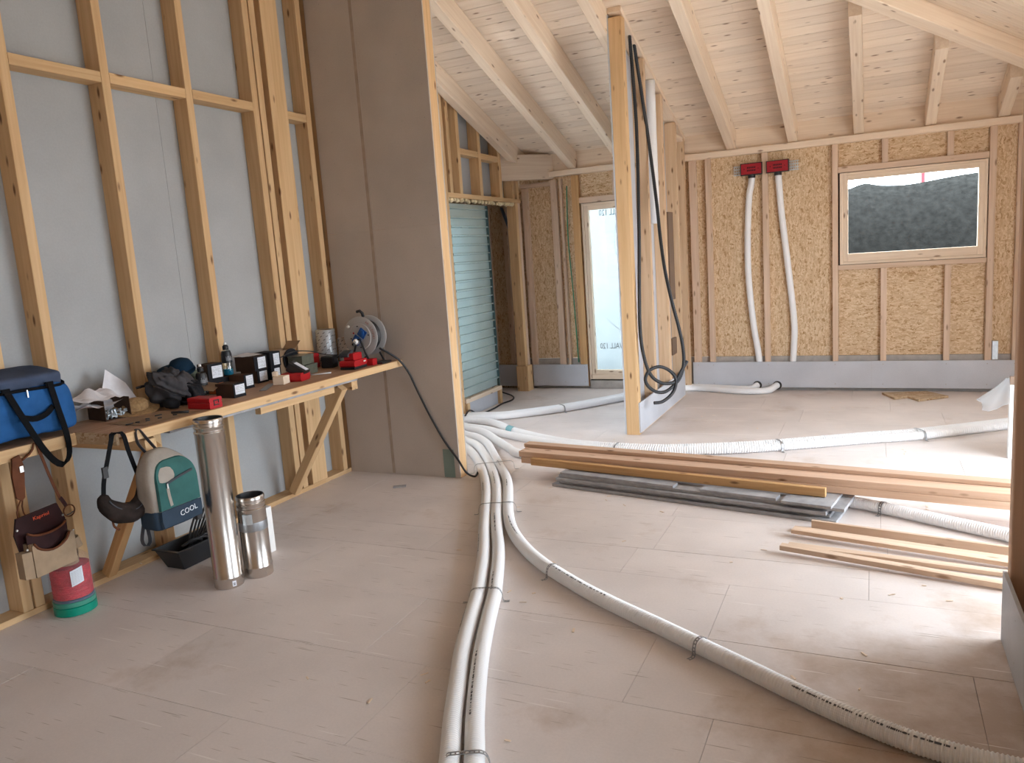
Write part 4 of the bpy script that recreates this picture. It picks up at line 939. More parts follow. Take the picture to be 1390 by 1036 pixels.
def carton(name, label, ctr, size, rz, mat, grp=None, lab=None, cat='carton', open_top=False, flap=None, bands=3, seed=1):
    """carton: four walls, bottom, lid or flaps; printed label on its +x end"""
    t = thing(name, label, cat, (ctr[0], ctr[1], ctr[2]), rz, grp); B = WM[t.name]
    sx, sy, sz = size; th = 0.003
    def lb(nm, x, y, z, m, c=0.001):
        v, f = prism_lv(x[1] - x[0], y[1] - y[0], z[1] - z[0], min(c, .0008)); return mobj(nm, v, f, m, t, B @ Matrix.Translation(((x[0] + x[1]) / 2, (y[0] + y[1]) / 2, (z[0] + z[1]) / 2)))
    if open_top:
        lb('base', (-sx / 2, sx / 2), (-sy / 2, sy / 2), (0, th), mat)
        lb('side', (-sx / 2, sx / 2), (-sy / 2, -sy / 2 + th), (th, sz), mat); lb('side', (-sx / 2, sx / 2), (sy / 2 - th, sy / 2), (th, sz), mat)
        lb('end', (-sx / 2, -sx / 2 + th), (-sy / 2 + th, sy / 2 - th), (th, sz), mat); lb('end', (sx / 2 - th, sx / 2), (-sy / 2 + th, sy / 2 - th), (th, sz), mat if flap != 'endless' else CARDB)
    else:
        lb('body', (-sx / 2, sx / 2 - 0.004), (-sy / 2, sy / 2), (0, sz), mat)
        lb('end', (sx / 2 - 0.004, sx / 2), (-sy / 2, sy / 2), (0, sz), CARDB)
    if lab:
        y0, y1, z0, z1 = lab
        lb('paper_label', (sx / 2, sx / 2 + .0012), (y0 * sy / 2, y1 * sy / 2), (z0 * sz, z1 * sz), LABEL)
        random.seed(seed); v, f = [], []
        zz = z1 * sz - 0.010
        while zz > z0 * sz + 0.006:
            yy = y0 * sy / 2 + 0.005
            while yy < y1 * sy / 2 - 0.009:
                L = random.uniform(0.003, 0.012); L = min(L, y1 * sy / 2 - 0.004 - yy)
                if random.random() < 0.75: n0 = len(v); v += [(sx / 2 + .0016, yy, zz - .0016), (sx / 2 + .0016, yy + L, zz - .0016), (sx / 2 + .0016, yy + L, zz + .0016), (sx / 2 + .0016, yy, zz + .0016)]; f.append((n0, n0 + 1, n0 + 2, n0 + 3))
                yy += L + 0.004
            zz -= random.choice((0.007, 0.007, 0.012))
        m = mobj('printed_marking', v, f, GREYP, t, B); m['kind'] = 'stuff'
    if flap == 'left':
        v, f = prism_lv(0.14, 0.10, 0.003, .0008); mobj('flap', v, f, CARD, t, B @ TR(-sx / 2 - 0.05, -sy / 2 - .015, sz - .012, 0.2, 0.35, 0.12))
    if flap == 'back':
        v, f = prism_lv(sx, 0.09, 0.003, .0008); mobj('flap', v, f, CARD, t, B @ TR(0, sy / 2 + .03, sz + .02, 0, 0.7, 0))
    return t
c = carton('open_carton', 'open dark brown carton of loose hardware by the blue bag', (-3.94, 2.93, ZB), (0.18, 0.15, 0.115), -0.15, CARDD, None, None, open_top=True, flap='endless')
for ch in list(c.children):
    if ch.name.startswith('end') and ch.data.materials[0] == CARDB: bpy.data.objects.remove(ch)
random.seed(11); bm = bmesh.new()
for k in range(70):
    r = bmesh.ops.create_cone(bm, cap_ends=True, segments=6, radius1=0.006, radius2=0.004, depth=random.uniform(0.015, 0.035), matrix=TR(-3.94 + random.uniform(-.05, .075), 2.93 + random.uniform(-.055, .055), ZB + .012 + random.uniform(0, .03), random.uniform(0, 6), random.uniform(0, 6)))
o = bobj('loose_fixings', bm, ZINC); o['kind'] = 'stuff'; tag(o, 'shiny loose fixings inside the open dark carton', 'fixings')
s = thing('straw_hat', 'brown woven straw hat lying behind the hardware carton', 'hat', (-3.90, 3.10, ZB))
lathe('crown', [(0.068, 0.0), (0.066, 0.022), (0.056, 0.042), (0.03, 0.052), (0.002, 0.054)], STRAW, s, TR(-3.90, 3.07, ZB + .032, 0, 0.10, 0.22) @ Matrix.Diagonal((1, 1.15, 1, 1)), 24)
lathe('brim', [(0.066, 0.004), (0.10, 0.0), (0.125, -0.004), (0.125, -0.008), (0.10, -0.005), (0.066, -0.002)], STRAW, s, TR(-3.90, 3.07, ZB + .032, 0, 0.10, 0.22) @ Matrix.Diagonal((0.95, 1.1, 1, 1)), 28, cap=False)
# pliers
s = thing('pliers', 'dark pliers lying behind the straw hat against the wall', 'pliers', (-4.0, 3.23, 1.0))
for k in (-1, 1): tube('handle', [(-4.02, 3.20 + .012 * k, 1.09), (-4.01, 3.24 + .02 * k, 1.095), (-4.0, 3.30 + .008 * k, 1.09)], 0.008, BLACK, s, sides=8)
tube('jaw', [(-4.0, 3.30, 1.09), (-3.995, 3.36, 1.085)], 0.010, STRAP, s, sides=8)
tag(soft('olive_cloth', (0.13, 0.30, 0.19), TR(-3.975, 3.50, ZB + .098), OLIVE, None, 10, 3.2, 0.02, 9, 4), 'heap of olive cloth behind the jacket on the bench', 'cloth')
s = thing('cap', 'dark blue peaked cap on the olive cloth behind the jacket', 'cap', (-3.96, 3.45, 1.16))
lathe('crown', [(0.078, 0.0), (0.076, 0.03), (0.06, 0.06), (0.03, 0.075), (0.002, 0.078)], CAPBLUE, s, TR(-3.965, 3.49, 1.152, 0, 0.25, 0.2), 22)
lathe('peak', [(0.09, 0.0), (0.118, -0.004), (0.118, -0.008), (0.088, -0.005)], CAPBLUE, s, TR(-3.965, 3.445, 1.160, 0, 0.25, 0.2), 22)
# jacket
s = thing('work_jacket', 'rumpled charcoal work jacket on the bench with a dark lining', 'jacket', (-3.84, 3.28, ZB))
def rumple(k, f):
    def g(x, y, z):
        w_ = math.sin(f * (x + 0.6 * z) + k) * 0.10 + math.sin(1.9 * f * (y - 0.4 * x) + 2 * k) * 0.06; m = 1 + w_
        return (x * m, y * m, z * (m if z > -0.5 else 1))
    return g
soft('body', (0.24, 0.24, 0.18), TR(-3.855, 3.30, ZB + .098, 0.4), JACKET, s, 22, 2.7, 0.03, 7, 1, rumple(0.3, 7))
soft('sleeve', (0.105, 0.27, 0.10), TR(-3.775, 3.24, ZB + .135, -0.55, -0.55), JACKET, s, 20, 2.4, 0.018, 9, 3, rumple(1.3, 11))
soft('collar', (0.10, 0.20, 0.07), TR(-3.88, 3.33, ZB + .185, 0.9, 0.2), JACKET, s, 16, 2.4, 0.016, 9, 5, rumple(2.0, 9))
soft('lining', (0.13, 0.15, 0.13), TR(-3.755, 3.35, ZB + .072, 0.4), LINING, s, 16, 2.6, 0.02, 10, 7, rumple(0.9, 9))
soft('cuff', (0.085, 0.085, 0.06), TR(-3.735, 3.185, ZB + .036), LINING, s, 12, 2.6, 0.010, 10, 8)
# red case
s = thing('red_case', 'small red plastic case near the bench front edge', 'case', (-3.54, 3.25, ZB))
box('base', (-3.63, -3.455), (3.205, 3.30), (ZB + .0005, ZB + .036), RED, s, 0.005); box('lid', (-3.63, -3.455), (3.205, 3.30), (ZB + .0365, ZB + .064), RED, s, 0.005)
box('clasp', (-3.455, -3.451), (3.235, 3.275), (ZB + .018, ZB + .024), BLACK, s); box('clasp', (-3.455, -3.451), (3.235, 3.241), (ZB + .018, ZB + .05), BLACK, s); box('clasp', (-3.455, -3.451), (3.235, 3.275), (ZB + .044, ZB + .05), BLACK, s); box('clasp', (-3.455, -3.451), (3.269, 3.275), (ZB + .03, ZB + .05), BLACK, s)
# bottles
def bottle(label, x, y, z, h, liquid):
    t = thing('sports_bottle', label, 'bottle', (x, y, z), 0, 'sports bottles on the bench'); b = WM[t.name]; k = h / 0.22
    r = 0.034
    lathe('bottle_body', [(0.030, 0), (r, 0.006), (r, 0.05 * k), (r * .9, 0.07 * k), (r, 0.09 * k), (r, 0.145 * k), (r * .8, 0.165 * k), (0.016, 0.175 * k)], CLEAR, t, b, 24)
    lathe('sleeve', [(r + .0006, 0.085 * k), (r + .0008, 0.09 * k), (r + .0008, 0.143 * k), (r * .85, 0.163 * k)], BLACK, t, b, 24, cap=False)
    lathe('cap', [(0.019, 0.172 * k), (0.020, 0.174 * k), (0.020, 0.196 * k), (0.012, 0.203 * k), (0.010, 0.206 * k)], BLACK, t, b, 20)
    lathe('spout', [(0.009, 0.205 * k), (0.0095, 0.216 * k), (0.007, h)], WHITEP, t, b, 16)
    random.seed(int(h * 1000)); v, f = [], []
    for i in range(14):
        a = -0.9 + i * 0.13; z0 = 0.1 * k; z1 = z0 + random.uniform(0.018, 0.035)
        n0 = len(v); rr = r + .0016
        v += [(rr * math.cos(a), rr * math.sin(a), z0), (rr * math.cos(a + .05), rr * math.sin(a + .05), z0), (rr * math.cos(a + .05), rr * math.sin(a + .05), z1), (rr * math.cos(a), rr * math.sin(a), z1)]; f.append((n0, n0 + 1, n0 + 2, n0 + 3))
    m = mobj('printed_marking', v, f, GREYP, t, b); m['kind'] = 'stuff'
    if liquid: lathe('blue_drink', [(0.028, 0.003), (r - .002, 0.008), (r - .002, 0.045)], LIQUID, t, b, 20)
bottle('clear sports bottle with black sleeve, empty, beside the jacket', -3.838, 3.522, ZB + .004, 0.215, False)
# cardboard under and around it
tag(obox('cardboard_flap', (-3.80, 3.50, ZB + .002), (0.20, 0.16, 0.003), 0.3, CARD), 'flat piece of torn cardboard under the empty bottle', 'cardboard')
GC = 'screw cartons along the bench'
carton('screw_carton', 'front dark carton with white label and a torn flap, behind the red case', (-3.675, 3.592, ZB), (0.15, 0.10, 0.088), 0.0, CARDD, GC, (-0.75, 0.85, 0.22, 0.90), flap='left', seed=1)
carton('screw_carton', 'dark carton with white label just behind the front labelled one', (-3.865, 3.885, ZB), (0.13, 0.09, 0.095), 0.02, CARDD, GC, (-0.6, 0.8, 0.2, 0.92), seed=2)
carton('screw_carton', 'long plain carton against the wall under the tall bottle', (-3.995, 3.78, ZB), (0.10, 0.36, 0.085), 0.0, CARDD, GC)
carton('screw_carton', 'carton with greyish label stacked against the wall left of the tall bottle', (-3.99, 3.745, ZB + .086), (0.105, 0.12, 0.105), -0.1, CARDD, GC, (-0.5, 0.85, 0.1, 0.85), seed=3)
bottle('clear sports bottle with black sleeve and some blue drink left', -3.995, 3.905, ZB + .086, 0.225, True)
carton('screw_carton', 'lower labelled carton of the middle pair', (-3.965, 4.115, ZB), (0.15, 0.105, 0.09), 0.0, CARDD, GC, (-0.6, 0.8, 0.15, 0.9), seed=4)
carton('screw_carton', 'upper labelled carton of the middle pair, a sheet of paper on it', (-3.955, 4.085, ZB + .091), (0.17, 0.13, 0.10), 0.03, CARDD, GC, (-0.45, 0.75, 0.15, 0.92), seed=5)
sheet('paper_sheet', 'sheet of paper lying on top of the middle cartons', [(-4.045, 3.97, ZB + .20), (-3.90, 3.98, ZB + .198), (-3.90, 4.15, ZB + .196), (-4.045, 4.15, ZB + .205)], 0.008, 3, PAPER, 'paper', None)
carton('screw_carton', 'lower black carton of the pair right of the middle ones', (-3.965, 4.262, ZB), (0.13, 0.10, 0.092), 0.0, CARDB, GC, (-0.35, 0.75, 0.15, 0.85), seed=6)
carton('screw_carton', 'upper black carton of the pair right of the middle ones', (-3.962, 4.258, ZB + .093), (0.14, 0.11, 0.105), 0.02, CARDB, GC, (-0.35, 0.75, 0.1, 0.88), seed=7)
s = carton('open_carton', 'tall open brown carton with a black inner flap by the post', (-3.99, 4.43, ZB), (0.12, 0.19, 0.19), 0.0, CARD, None, None, open_top=True, flap='back')
b = WM[s.name]; lathe('curved_flap', [(0.085, 0), (0.085, 0.004)], CARDB, s, b @ TR(0.066, 0.03, 0.11, 0, 0, PI / 2), 24)
tag(box('medicine_packet', (-3.93, -3.86), (3.655, 3.775), (ZB + .001, ZB + .06), ORANGEP), 'orange and white packet lying behind the front labelled carton', 'packet')
mobj('white_band', [(-3.859, 3.655, ZB + .035), (-3.859, 3.775, ZB + .035), (-3.859, 3.775, ZB + .058), (-3.859, 3.655, ZB + .058)], [(0, 1, 2, 3)], WHITEP, bpy.data.objects['medicine_packet'])
tag(beam('steel_square', (-3.60, 3.79, ZB + .003), (-3.76, 4.05, ZB + .003), 0.045, 0.003, STRAP, None), 'flat grey steel rule lying beside the wood block', 'rule')
s = thing('wood_block', 'small pale wood block with an offcut standing on it', 'wood block', (-3.665, 4.04, ZB))
obox('block', (-3.665, 4.045, ZB + .03), (0.075, 0.10, 0.055), 0.3, PINEF, s); obox('offcut', (-3.70, 4.03, ZB + .073), (0.03, 0.05, 0.03), 0.5, PINEF, s)
# battery charger with label
s = thing('battery_charger', 'red and black charger with a slanted labelled face beside the wood block', 'charger', (-3.66, 4.19, ZB))
obox('base', (-3.665, 4.19, ZB + .03), (0.15, 0.15, 0.058), 0.25, RED, s, 0.014)
obox('slanted_face', (-3.655, 4.21, ZB + .072), (0.13, 0.085, 0.075), 0.25, BLACK, s, 0.01, (0, 0.55))
obox('paper_label', (-3.627, 4.217, ZB + .098), (0.10, 0.048, 0.003), 0.25, LABEL, s, 0.0005, (0, 0.55))
# clear boxes
for k, (x, y, z, lab) in enumerate(((-3.83, 4.49, ZB, 'lower clear greenish box of screws beside the red charger'), (-3.84, 4.47, ZB + .074, 'upper clear greenish box of screws beside the red charger'))):
    s = thing('screw_box', lab, 'box', (x, y, z), 0, 'clear boxes of screws')
    obox('body', (x, y, z + .03), (0.12, 0.15, 0.058), 0.1, GREENBOX, s, 0.004); obox('lid', (x, y, z + .065), (0.125, 0.155, 0.012), 0.1, GREENBOX, s, 0.003)
carton('screw_carton', 'black carton with a grey label in front of the red box', (-3.95, 4.61, ZB), (0.10, 0.11, 0.12), 0.0, CARDB, GC, (-0.1, 0.8, 0.1, 0.9), seed=8)
s = thing('red_box', 'red box standing behind the black power supply', 'box', (-3.99, 4.75, ZB))
box('body', (-4.04, -3.95), (4.69, 4.81), (ZB + .0005, ZB + .085), RED, s, 0.006); box('lid', (-4.042, -3.948), (4.688, 4.812), (ZB + .0855, ZB + .115), RED, s, 0.006)
s = thing('power_supply', 'black power supply block with a lead, in front of the silver roll', 'power supply', (-3.83, 4.79, ZB))
obox('body', (-3.835, 4.79, ZB + .047), (0.09, 0.10, 0.09), 0.2, BLACK, s, 0.008); obox('vent', (-3.788, 4.80, ZB + .052), (0.006, 0.06, 0.045), 0.2, GREYZ, s, 0.002)
tube('lead', [(-3.83, 4.83, ZB + .05), (-3.76, 4.84, ZB + .085), (-3.68, 4.80, ZB + .06), (-3.66, 4.74, ZB + .03)], 0.005, BLACK, s, sides=6)
tag(tube('thin_cable', [(-3.88, 4.30, ZB + .15), (-3.83, 4.40, ZB + .18), (-3.86, 4.62, ZB + .15), (-3.80, 4.70, ZB + .115), (-3.72, 4.82, ZB + .085), (-3.66, 4.9, ZB + .006)], 0.004, BLACK, None, 0.02, 6), 'thin black cable running over the clear boxes', 'cable')
tag(tube('pencil', [(-3.70, 4.40, ZB + .006), (-3.60, 4.50, ZB + .006)], 0.005, WHITEP, None, 0.1, 6), 'white pencil lying in front of the clear boxes', 'pencil')
tag(tube('marker_pen', [(-3.60, 3.06, ZB + .011), (-3.50, 3.10, ZB + .011)], 0.007, BLACK, None, 0.1, 8), 'black marker pen lying left of the red case', 'pen')
# rolls of wrap
def roll(label, x, y, r, h, mat):
    t = thing('tape_roll', label, 'roll', (x, y, ZB), 0, 'rolls of tape at the bench end'); b = WM[t.name]
    lathe('wrap', [(r - .002, 0), (r, 0.003), (r, h - .003), (r - .002, h), (r - .022, h), (r - .022, h - .004)], mat, t, b, 32, cap=False)
    lathe('core', [(r - .022, 0.002), (r - .022, h - .001), (r - .026, h - .001), (r - .026, 0.002)], CARD, t, b, 28, cap=False)
    v, f = [], []; row = 0; z = 0.012
    while z < h - 0.01:
        a = (row % 2) * 0.3
        while a < 2 * PI - 0.2:
            n0 = len(v)
            for k in range(4): v += [((r + .0006) * math.cos(a + k * .075), (r + .0006) * math.sin(a + k * .075), z + k * .003), ((r + .0006) * math.cos(a + k * .075), (r + .0006) * math.sin(a + k * .075), z + .006 + k * .003)]
            for k in range(3): f.append((n0 + 2 * k, n0 + 2 * k + 2, n0 + 2 * k + 3, n0 + 2 * k + 1))
            a += 0.6
        z += 0.027; row += 1
    m = mobj('printed_marking', v, f, PRINT, t, b); m['kind'] = 'stuff'
roll('tall silver grey printed roll standing at the bench end', -3.968, 4.94, 0.077, 0.285, TAPER)
roll('shorter paper coloured printed roll half hidden by the cable reel', -3.888, 5.09, 0.068, 0.20, TAPEW)
# cable reel
s = thing('cable_reel', 'grey cable reel with blue sockets standing at the bench end', 'cable reel', (-3.62, 5.0, ZB))
rc = Vector((-3.625, 4.985, 1.185)); RY = Matrix.Rotation(PI / 2, 4, 'X')
FD = Matrix.Translation((rc.x, 4.935, rc.z)) @ RY
lathe('front_disc', [(0.03, 0.010), (0.10, 0.010), (0.105, 0.004), (0.150, 0.004), (0.158, 0.0), (0.155, -0.008), (0.03, -0.008)], REELG, s, FD, 44)
lathe('back_disc', [(0.03, 0.004), (0.150, 0.004), (0.158, 0.0), (0.155, -0.008), (0.03, -0.008)], REELG, s, Matrix.Translation((rc.x, 5.055, rc.z)) @ RY, 44)
lathe('wound_cable', [(0.115, 0), (0.122, .012), (0.113, .024), (0.122, .036), (0.113, .048), (0.122, .06), (0.113, .072), (0.122, .084), (0.115, .1)], BLACK, s, Matrix.Translation((rc.x, 5.047, rc.z)) @ RY, 32)
def on_disc(dx, dz, d=0.0): return Vector((rc.x + dx, 4.9235 - d, rc.z + dz))
def socket(dx, dz, lid):
    ctr = on_disc(dx, dz); mw = Matrix.Translation(ctr) @ Matrix.Rotation(0.66, 4, 'Y')
    v, f = prism_lv(0.066, 0.016, 0.066, 0.004); o = mobj('socket', v, f, BLUES, s, mw)
    lathe('socket_lid', [(0.026, 0.0), (0.026, 0.005), (0.022, 0.008)], BLUES, o, mw @ Matrix.Translation((0, -0.008, 0)) @ RY, 24)
socket(0.026, 0.026, True); socket(-0.030, -0.026, False)
lathe('plug', [(0.022, 0), (0.024, 0.012), (0.02, 0.03), (0.013, 0.036)], WHITEP, s, Matrix.Translation(on_disc(-0.022, -0.036, .008)) @ RY, 18)
lathe('plug_tip', [(0.014, 0), (0.014, 0.012), (0.008, 0.03)], BLACK, s, Matrix.Translation(on_disc(-0.03, -0.052, .03)) @ RY, 14)
for a in (0.15, 1.75, 3.3, 4.75):
    box('slot', (rc.x + .083 * math.cos(a) - .007, rc.x + .083 * math.cos(a) + .007), (4.922, 4.926), (rc.z + .083 * math.sin(a) - .004, rc.z + .083 * math.sin(a) + .004), BLACK, s)
lathe('red_button', [(0.007, 0), (0.006, 0.004)], RED, s, Matrix.Translation(on_disc(-0.055, 0.03, -.001)) @ RY, 12)
lathe('knob', [(0.010, 0), (0.009, 0.016)], WHITEP, s, Matrix.Translation(on_disc(-0.10, 0.082, -.006)) @ RY, 12)
for ch, a in zip('AR LEGNO', [1.02 - 0.155 * i for i in range(8)]):
    if ch != ' ':
        rr = 0.128; text_mesh('rim_letter', ch, 0.03, frame_mw((rc.x + rr * math.cos(a), 4.9295, rc.z + rr * math.sin(a)), (math.sin(a), 0, -math.cos(a)), (math.cos(a), 0, math.sin(a))), REDINK, s, 0.0004)
tube('carry_handle', [(rc.x - .005, 5.0, rc.z + .15), (rc.x - .005, 4.99, rc.z + .185), (rc.x - .018, 4.985, rc.z + .198), (rc.x - .05, 4.985, rc.z + .192)], 0.012, BLACK, s, sides=10)
for yy in (4.905, 5.085):
    tube('stand', [(rc.x - .10, yy, ZB + .009), (rc.x - .06, yy, ZB + .08), (rc.x, yy, rc.z - .01), (rc.x + .06, yy, ZB + .08), (rc.x + .10, yy, ZB + .009)], 0.008, BLACK, s, sides=8)
tube('stand', [(rc.x + .10, 4.905, ZB + .009), (rc.x + .10, 5.0, ZB + .009), (rc.x + .10, 5.085, ZB + .009)], 0.008, BLACK, s, sides=8)
tag(tube('reel_cable', [(-3.505, 5.0, 1.085), (-3.45, 5.06, 1.03), (-3.405, 5.12, 0.965), (-3.36, 5.165, 0.86), (-3.31, 5.183, 0.72), (-3.215, 5.187, 0.514), (-3.10, 5.188, 0.307), (-2.99, 5.185, 0.162), (-2.92, 5.18, 0.06), (-2.88, 5.24, 0.010), (-2.91, 5.36, 0.010)], 0.0085, BLACK, None, 0.02, 8), 'black cable running from the reel down the partition to its foot', 'cable')
# red charger with battery
s = thing('battery_charger', 'red charger with a battery pack seated on it, near the bench corner', 'charger', (-3.57, 4.74, ZB))
obox('sole', (-3.575, 4.745, ZB + .011), (0.12, 0.19, 0.02), 0.12, BLACK, s, 0.008); obox('housing', (-3.575, 4.745, ZB + .044), (0.125, 0.20, 0.046), 0.12, RED, s, 0.014)
obox('battery', (-3.575, 4.745, ZB + .093), (0.08, 0.13, 0.052), 0.12, RED, s, 0.008); obox('battery_rail', (-3.60, 4.70, ZB + .118), (0.07, 0.09, 0.028), 0.12, GREYZ, s, 0.008, (0.3, 0))
obox('emblem', (-3.507, 4.795, ZB + .05), (0.003, 0.03, 0.010), 0.12, WHITEP, s, 0.0005)
s = thing('battery_pack', 'red and black battery pack lying right of the red charger', 'battery', (-3.52, 4.90, ZB))
obox('housing', (-3.535, 4.90, ZB + .026), (0.085, 0.075, 0.05), 0.15, RED, s, 0.006); obox('contact_block', (-3.58, 4.855, ZB + .03), (0.07, 0.05, 0.055), 0.15, BLACK, s, 0.006)
tag(obox('phone', (-3.50, 5.02, ZB + .007), (0.075, 0.15, 0.012), 0.1, BLACK, None, 0.004), 'flat black device at the right hand corner of the bench', 'phone')
# loose black screws
random.seed(21)
for k, (x, y) in enumerate(((-3.60, 2.82), (-3.57, 2.86), (-3.56, 2.93), (-3.62, 2.90), (-3.545, 3.02), (-3.64, 2.98), (-3.60, 2.76))):
    a = random.uniform(-.5, .9) + 0.8; L = 0.022 if k < 5 else 0.04
    o = tube('loose_screw', [(x, y, ZB + .008), (x + L * math.cos(a), y + L * math.sin(a), ZB + .008)], 0.0035, BLACK, None, 0.05, 6)
    tag(o, 'loose black screw lying on the bench front right of the blue bag', 'screw', 'loose screws on the bench')
s = thing('hammer', 'hammer end with a yellow grip sticking out below the blue bag', 'hammer', (-3.72, 2.15, .985))
tube('handle', [(-3.745, 1.9, 0.935), (-3.735, 2.12, 0.935)], 0.014, BLACK, s, sides=10); tube('grip_end', [(-3.735, 2.12, 0.935), (-3.733, 2.16, 0.935)], 0.0155, YELLOW, s, 0.01, 12)
tube('strap_loop', [(-3.758, 2.0, 0.95), (-3.735, 2.0, 0.918), (-3.758, 2.0, 0.905)], 0.004, BLACK, s, sides=6)

# ================================================================== HANGING BELOW THE BENCH
# tool pouch
s = thing('tool_pouch', 'suede and dark leather tool pouch hanging from the bench under the blue bag', 'tool pouch', (-3.72, 2.3, .5))
poly_prism('back_panel', [(2.195, .63), (2.405, .645), (2.435, .56), (2.43, .40), (2.20, .40), (2.175, .55)], 'x', -3.742, -3.730, LEATHD, s)
arc = [(2.40 - .185 * t / 10, .505 - .058 * math.sin(PI * t / 10) ** .6) for t in range(11)]
poly_prism('front_pocket', [(2.205, .335), (2.42, .345), (2.425, .50)] + arc + [(2.205, .49)], 'x', -3.672, -3.660, SUEDE, s)
poly_prism('pocket_floor', [(2.205, .335), (2.42, .345), (2.42, .36), (2.205, .35)], 'x', -3.729, -3.673, SUEDE, s)
for y in (2.205, 2.412): poly_prism('pocket_side', [(y, .35), (y + .012, .35), (y + .012, .50), (y, .50)], 'x', -3.729, -3.673, SUEDE, s)
arc2 = [(2.41 - .20 * t / 10, .555 - .03 * math.sin(PI * t / 10) ** .6) for t in range(11)]
poly_prism('inner_pocket', [(2.205, .38), (2.41, .38), (2.415, .56)] + arc2 + [(2.205, .55)], 'x', -3.700, -3.692, LEATHD, s)
tube('lip', [(-3.659, y, z) for y, z in arc], 0.006, LEATH, s, 0.02, 8); tube('lip', [(-3.690, y, z) for y, z in arc2], 0.006, LEATH, s, 0.02, 8)
poly_prism('side_pocket', [(2.155, .345), (2.203, .335), (2.203, .47), (2.155, .475)], 'x', -3.715, -3.665, SUEDE, s)
lathe('hammer_holder', [(0.024, 0), (0.024, 0.055)], SUEDE, s, TR(-3.70, 2.458, 0.40, 0, 0.3), 18, cap=False)
for y, z in ((2.19, .575), (2.425, .575), (2.185, .485), (2.425, .50)): lathe('rivet', [(0.006, 0), (0.004, .004)], SILVER, s, Matrix.Translation((-3.668 if z < .52 else -3.729, y, z)) @ Matrix.Rotation(PI / 2, 4, 'Y'), 10)
text_mesh('lettering', 'Kapriol', 0.026, frame_mw((-3.728, 2.315, .608), (0, 1, 0.06), (0, -0.06, 1)), ORPRINT, s, 0.0006, 1.1)
tube('cord', [(-3.752, 2.355, .968), (-3.748, 2.335, .93), (-3.745, 2.28, .90)], 0.005, LEATH, s, sides=6)
poly_prism('leather_sheath', [(2.232, .92), (2.268, .93), (2.282, .87), (2.262, .72), (2.244, .705), (2.222, .725), (2.218, .83)], 'x', -3.750, -3.738, LEATH, s)
box('buckle', (-3.737, -3.733), (2.255, 2.275), (.845, .875), SILVER, s)
tube('cord', [(-3.744, 2.24, .71), (-3.742, 2.215, .67), (-3.738, 2.21, .63)], 0.0035, LEATH, s, sides=6); tube('cord', [(-3.744, 2.25, .71), (-3.742, 2.24, .67), (-3.738, 2.245, .635)], 0.0035, LEATH, s, sides=6)
ribbon('shoulder_strap', [(-3.752, 2.368, .967), (-3.75, 2.38, .90), (-3.745, 2.405, .77), (-3.738, 2.432, .655)], 0.014, 0.003, (0, 1, 0.2), LEATH, s)
ribbon('strap_end', [(-3.738, 2.432, .665), (-3.735, 2.445, .635), (-3.735, 2.455, .61)], 0.018, 0.004, (0, 1, .2), LEATHD, s)
tube('ring', [(-3.735, 2.466 + .03 * math.cos(a), .585 + .03 * math.sin(a)) for a in [2 * PI * k / 14 for k in range(15)]], 0.0035, LEATH, s, 0.006, 6)
tube('tie_end', [(-3.72, 2.44, .57), (-3.71, 2.455, .575), (-3.70, 2.465, .585)], 0.003, GREYZ, s, 0.02, 6)
# waist bag
s = thing('waist_bag', 'dark brown waist bag slung by its black strap from the bench corner', 'waist bag', (-3.42, 2.55, .6))
pts = spline([(-3.415, 2.432, .70), (-3.41, 2.44, .645), (-3.40, 2.48, .60), (-3.395, 2.535, .575), (-3.395, 2.585, .575), (-3.40, 2.63, .605), (-3.41, 2.655, .65), (-3.415, 2.66, .70)], 0.012)
n = len(pts); rad = [0.018 + 0.034 * math.sin(PI * (i / (n - 1)) ** 0.85) ** 0.7 if 0 < i < n - 1 else 0.012 for i in range(n)]
v, f = sweep(pts, rad, 16)
v = [Vector((-3.40 + (p.x + 3.40) * 0.85, p.y, p.z)) + noise.noise_vector(p * 18) * 0.008 for p in v]
mobj('pouch', v, f, WAIST, s, None, True)
tube('zip', [p + Vector((0.034, 0, 0.018)) for p in pts[4:-4]], 0.004, GREYZ, s, 0.012, 6)
ribbon('strap', [(-3.412, 2.433, .672), (-3.42, 2.455, .76), (-3.42, 2.50, .88), (-3.425, 2.535, .962), (-3.44, 2.548, .973), (-3.455, 2.575, .973), (-3.425, 2.60, .968), (-3.422, 2.615, .88), (-3.42, 2.64, .77), (-3.418, 2.66, .69)], 0.024, 0.003, (0, 1, 0.0), BLACKM, s)
box('buckle', (-3.424, -3.412), (2.452, 2.482), (.775, .83), BLACK, s); 
tube('tie_cord', [(-3.41, 2.45, .615), (-3.405, 2.458, .57), (-3.405, 2.462, .53), (-3.40, 2.485, .505)], 0.006, LEATH, s, 0.01, 6)
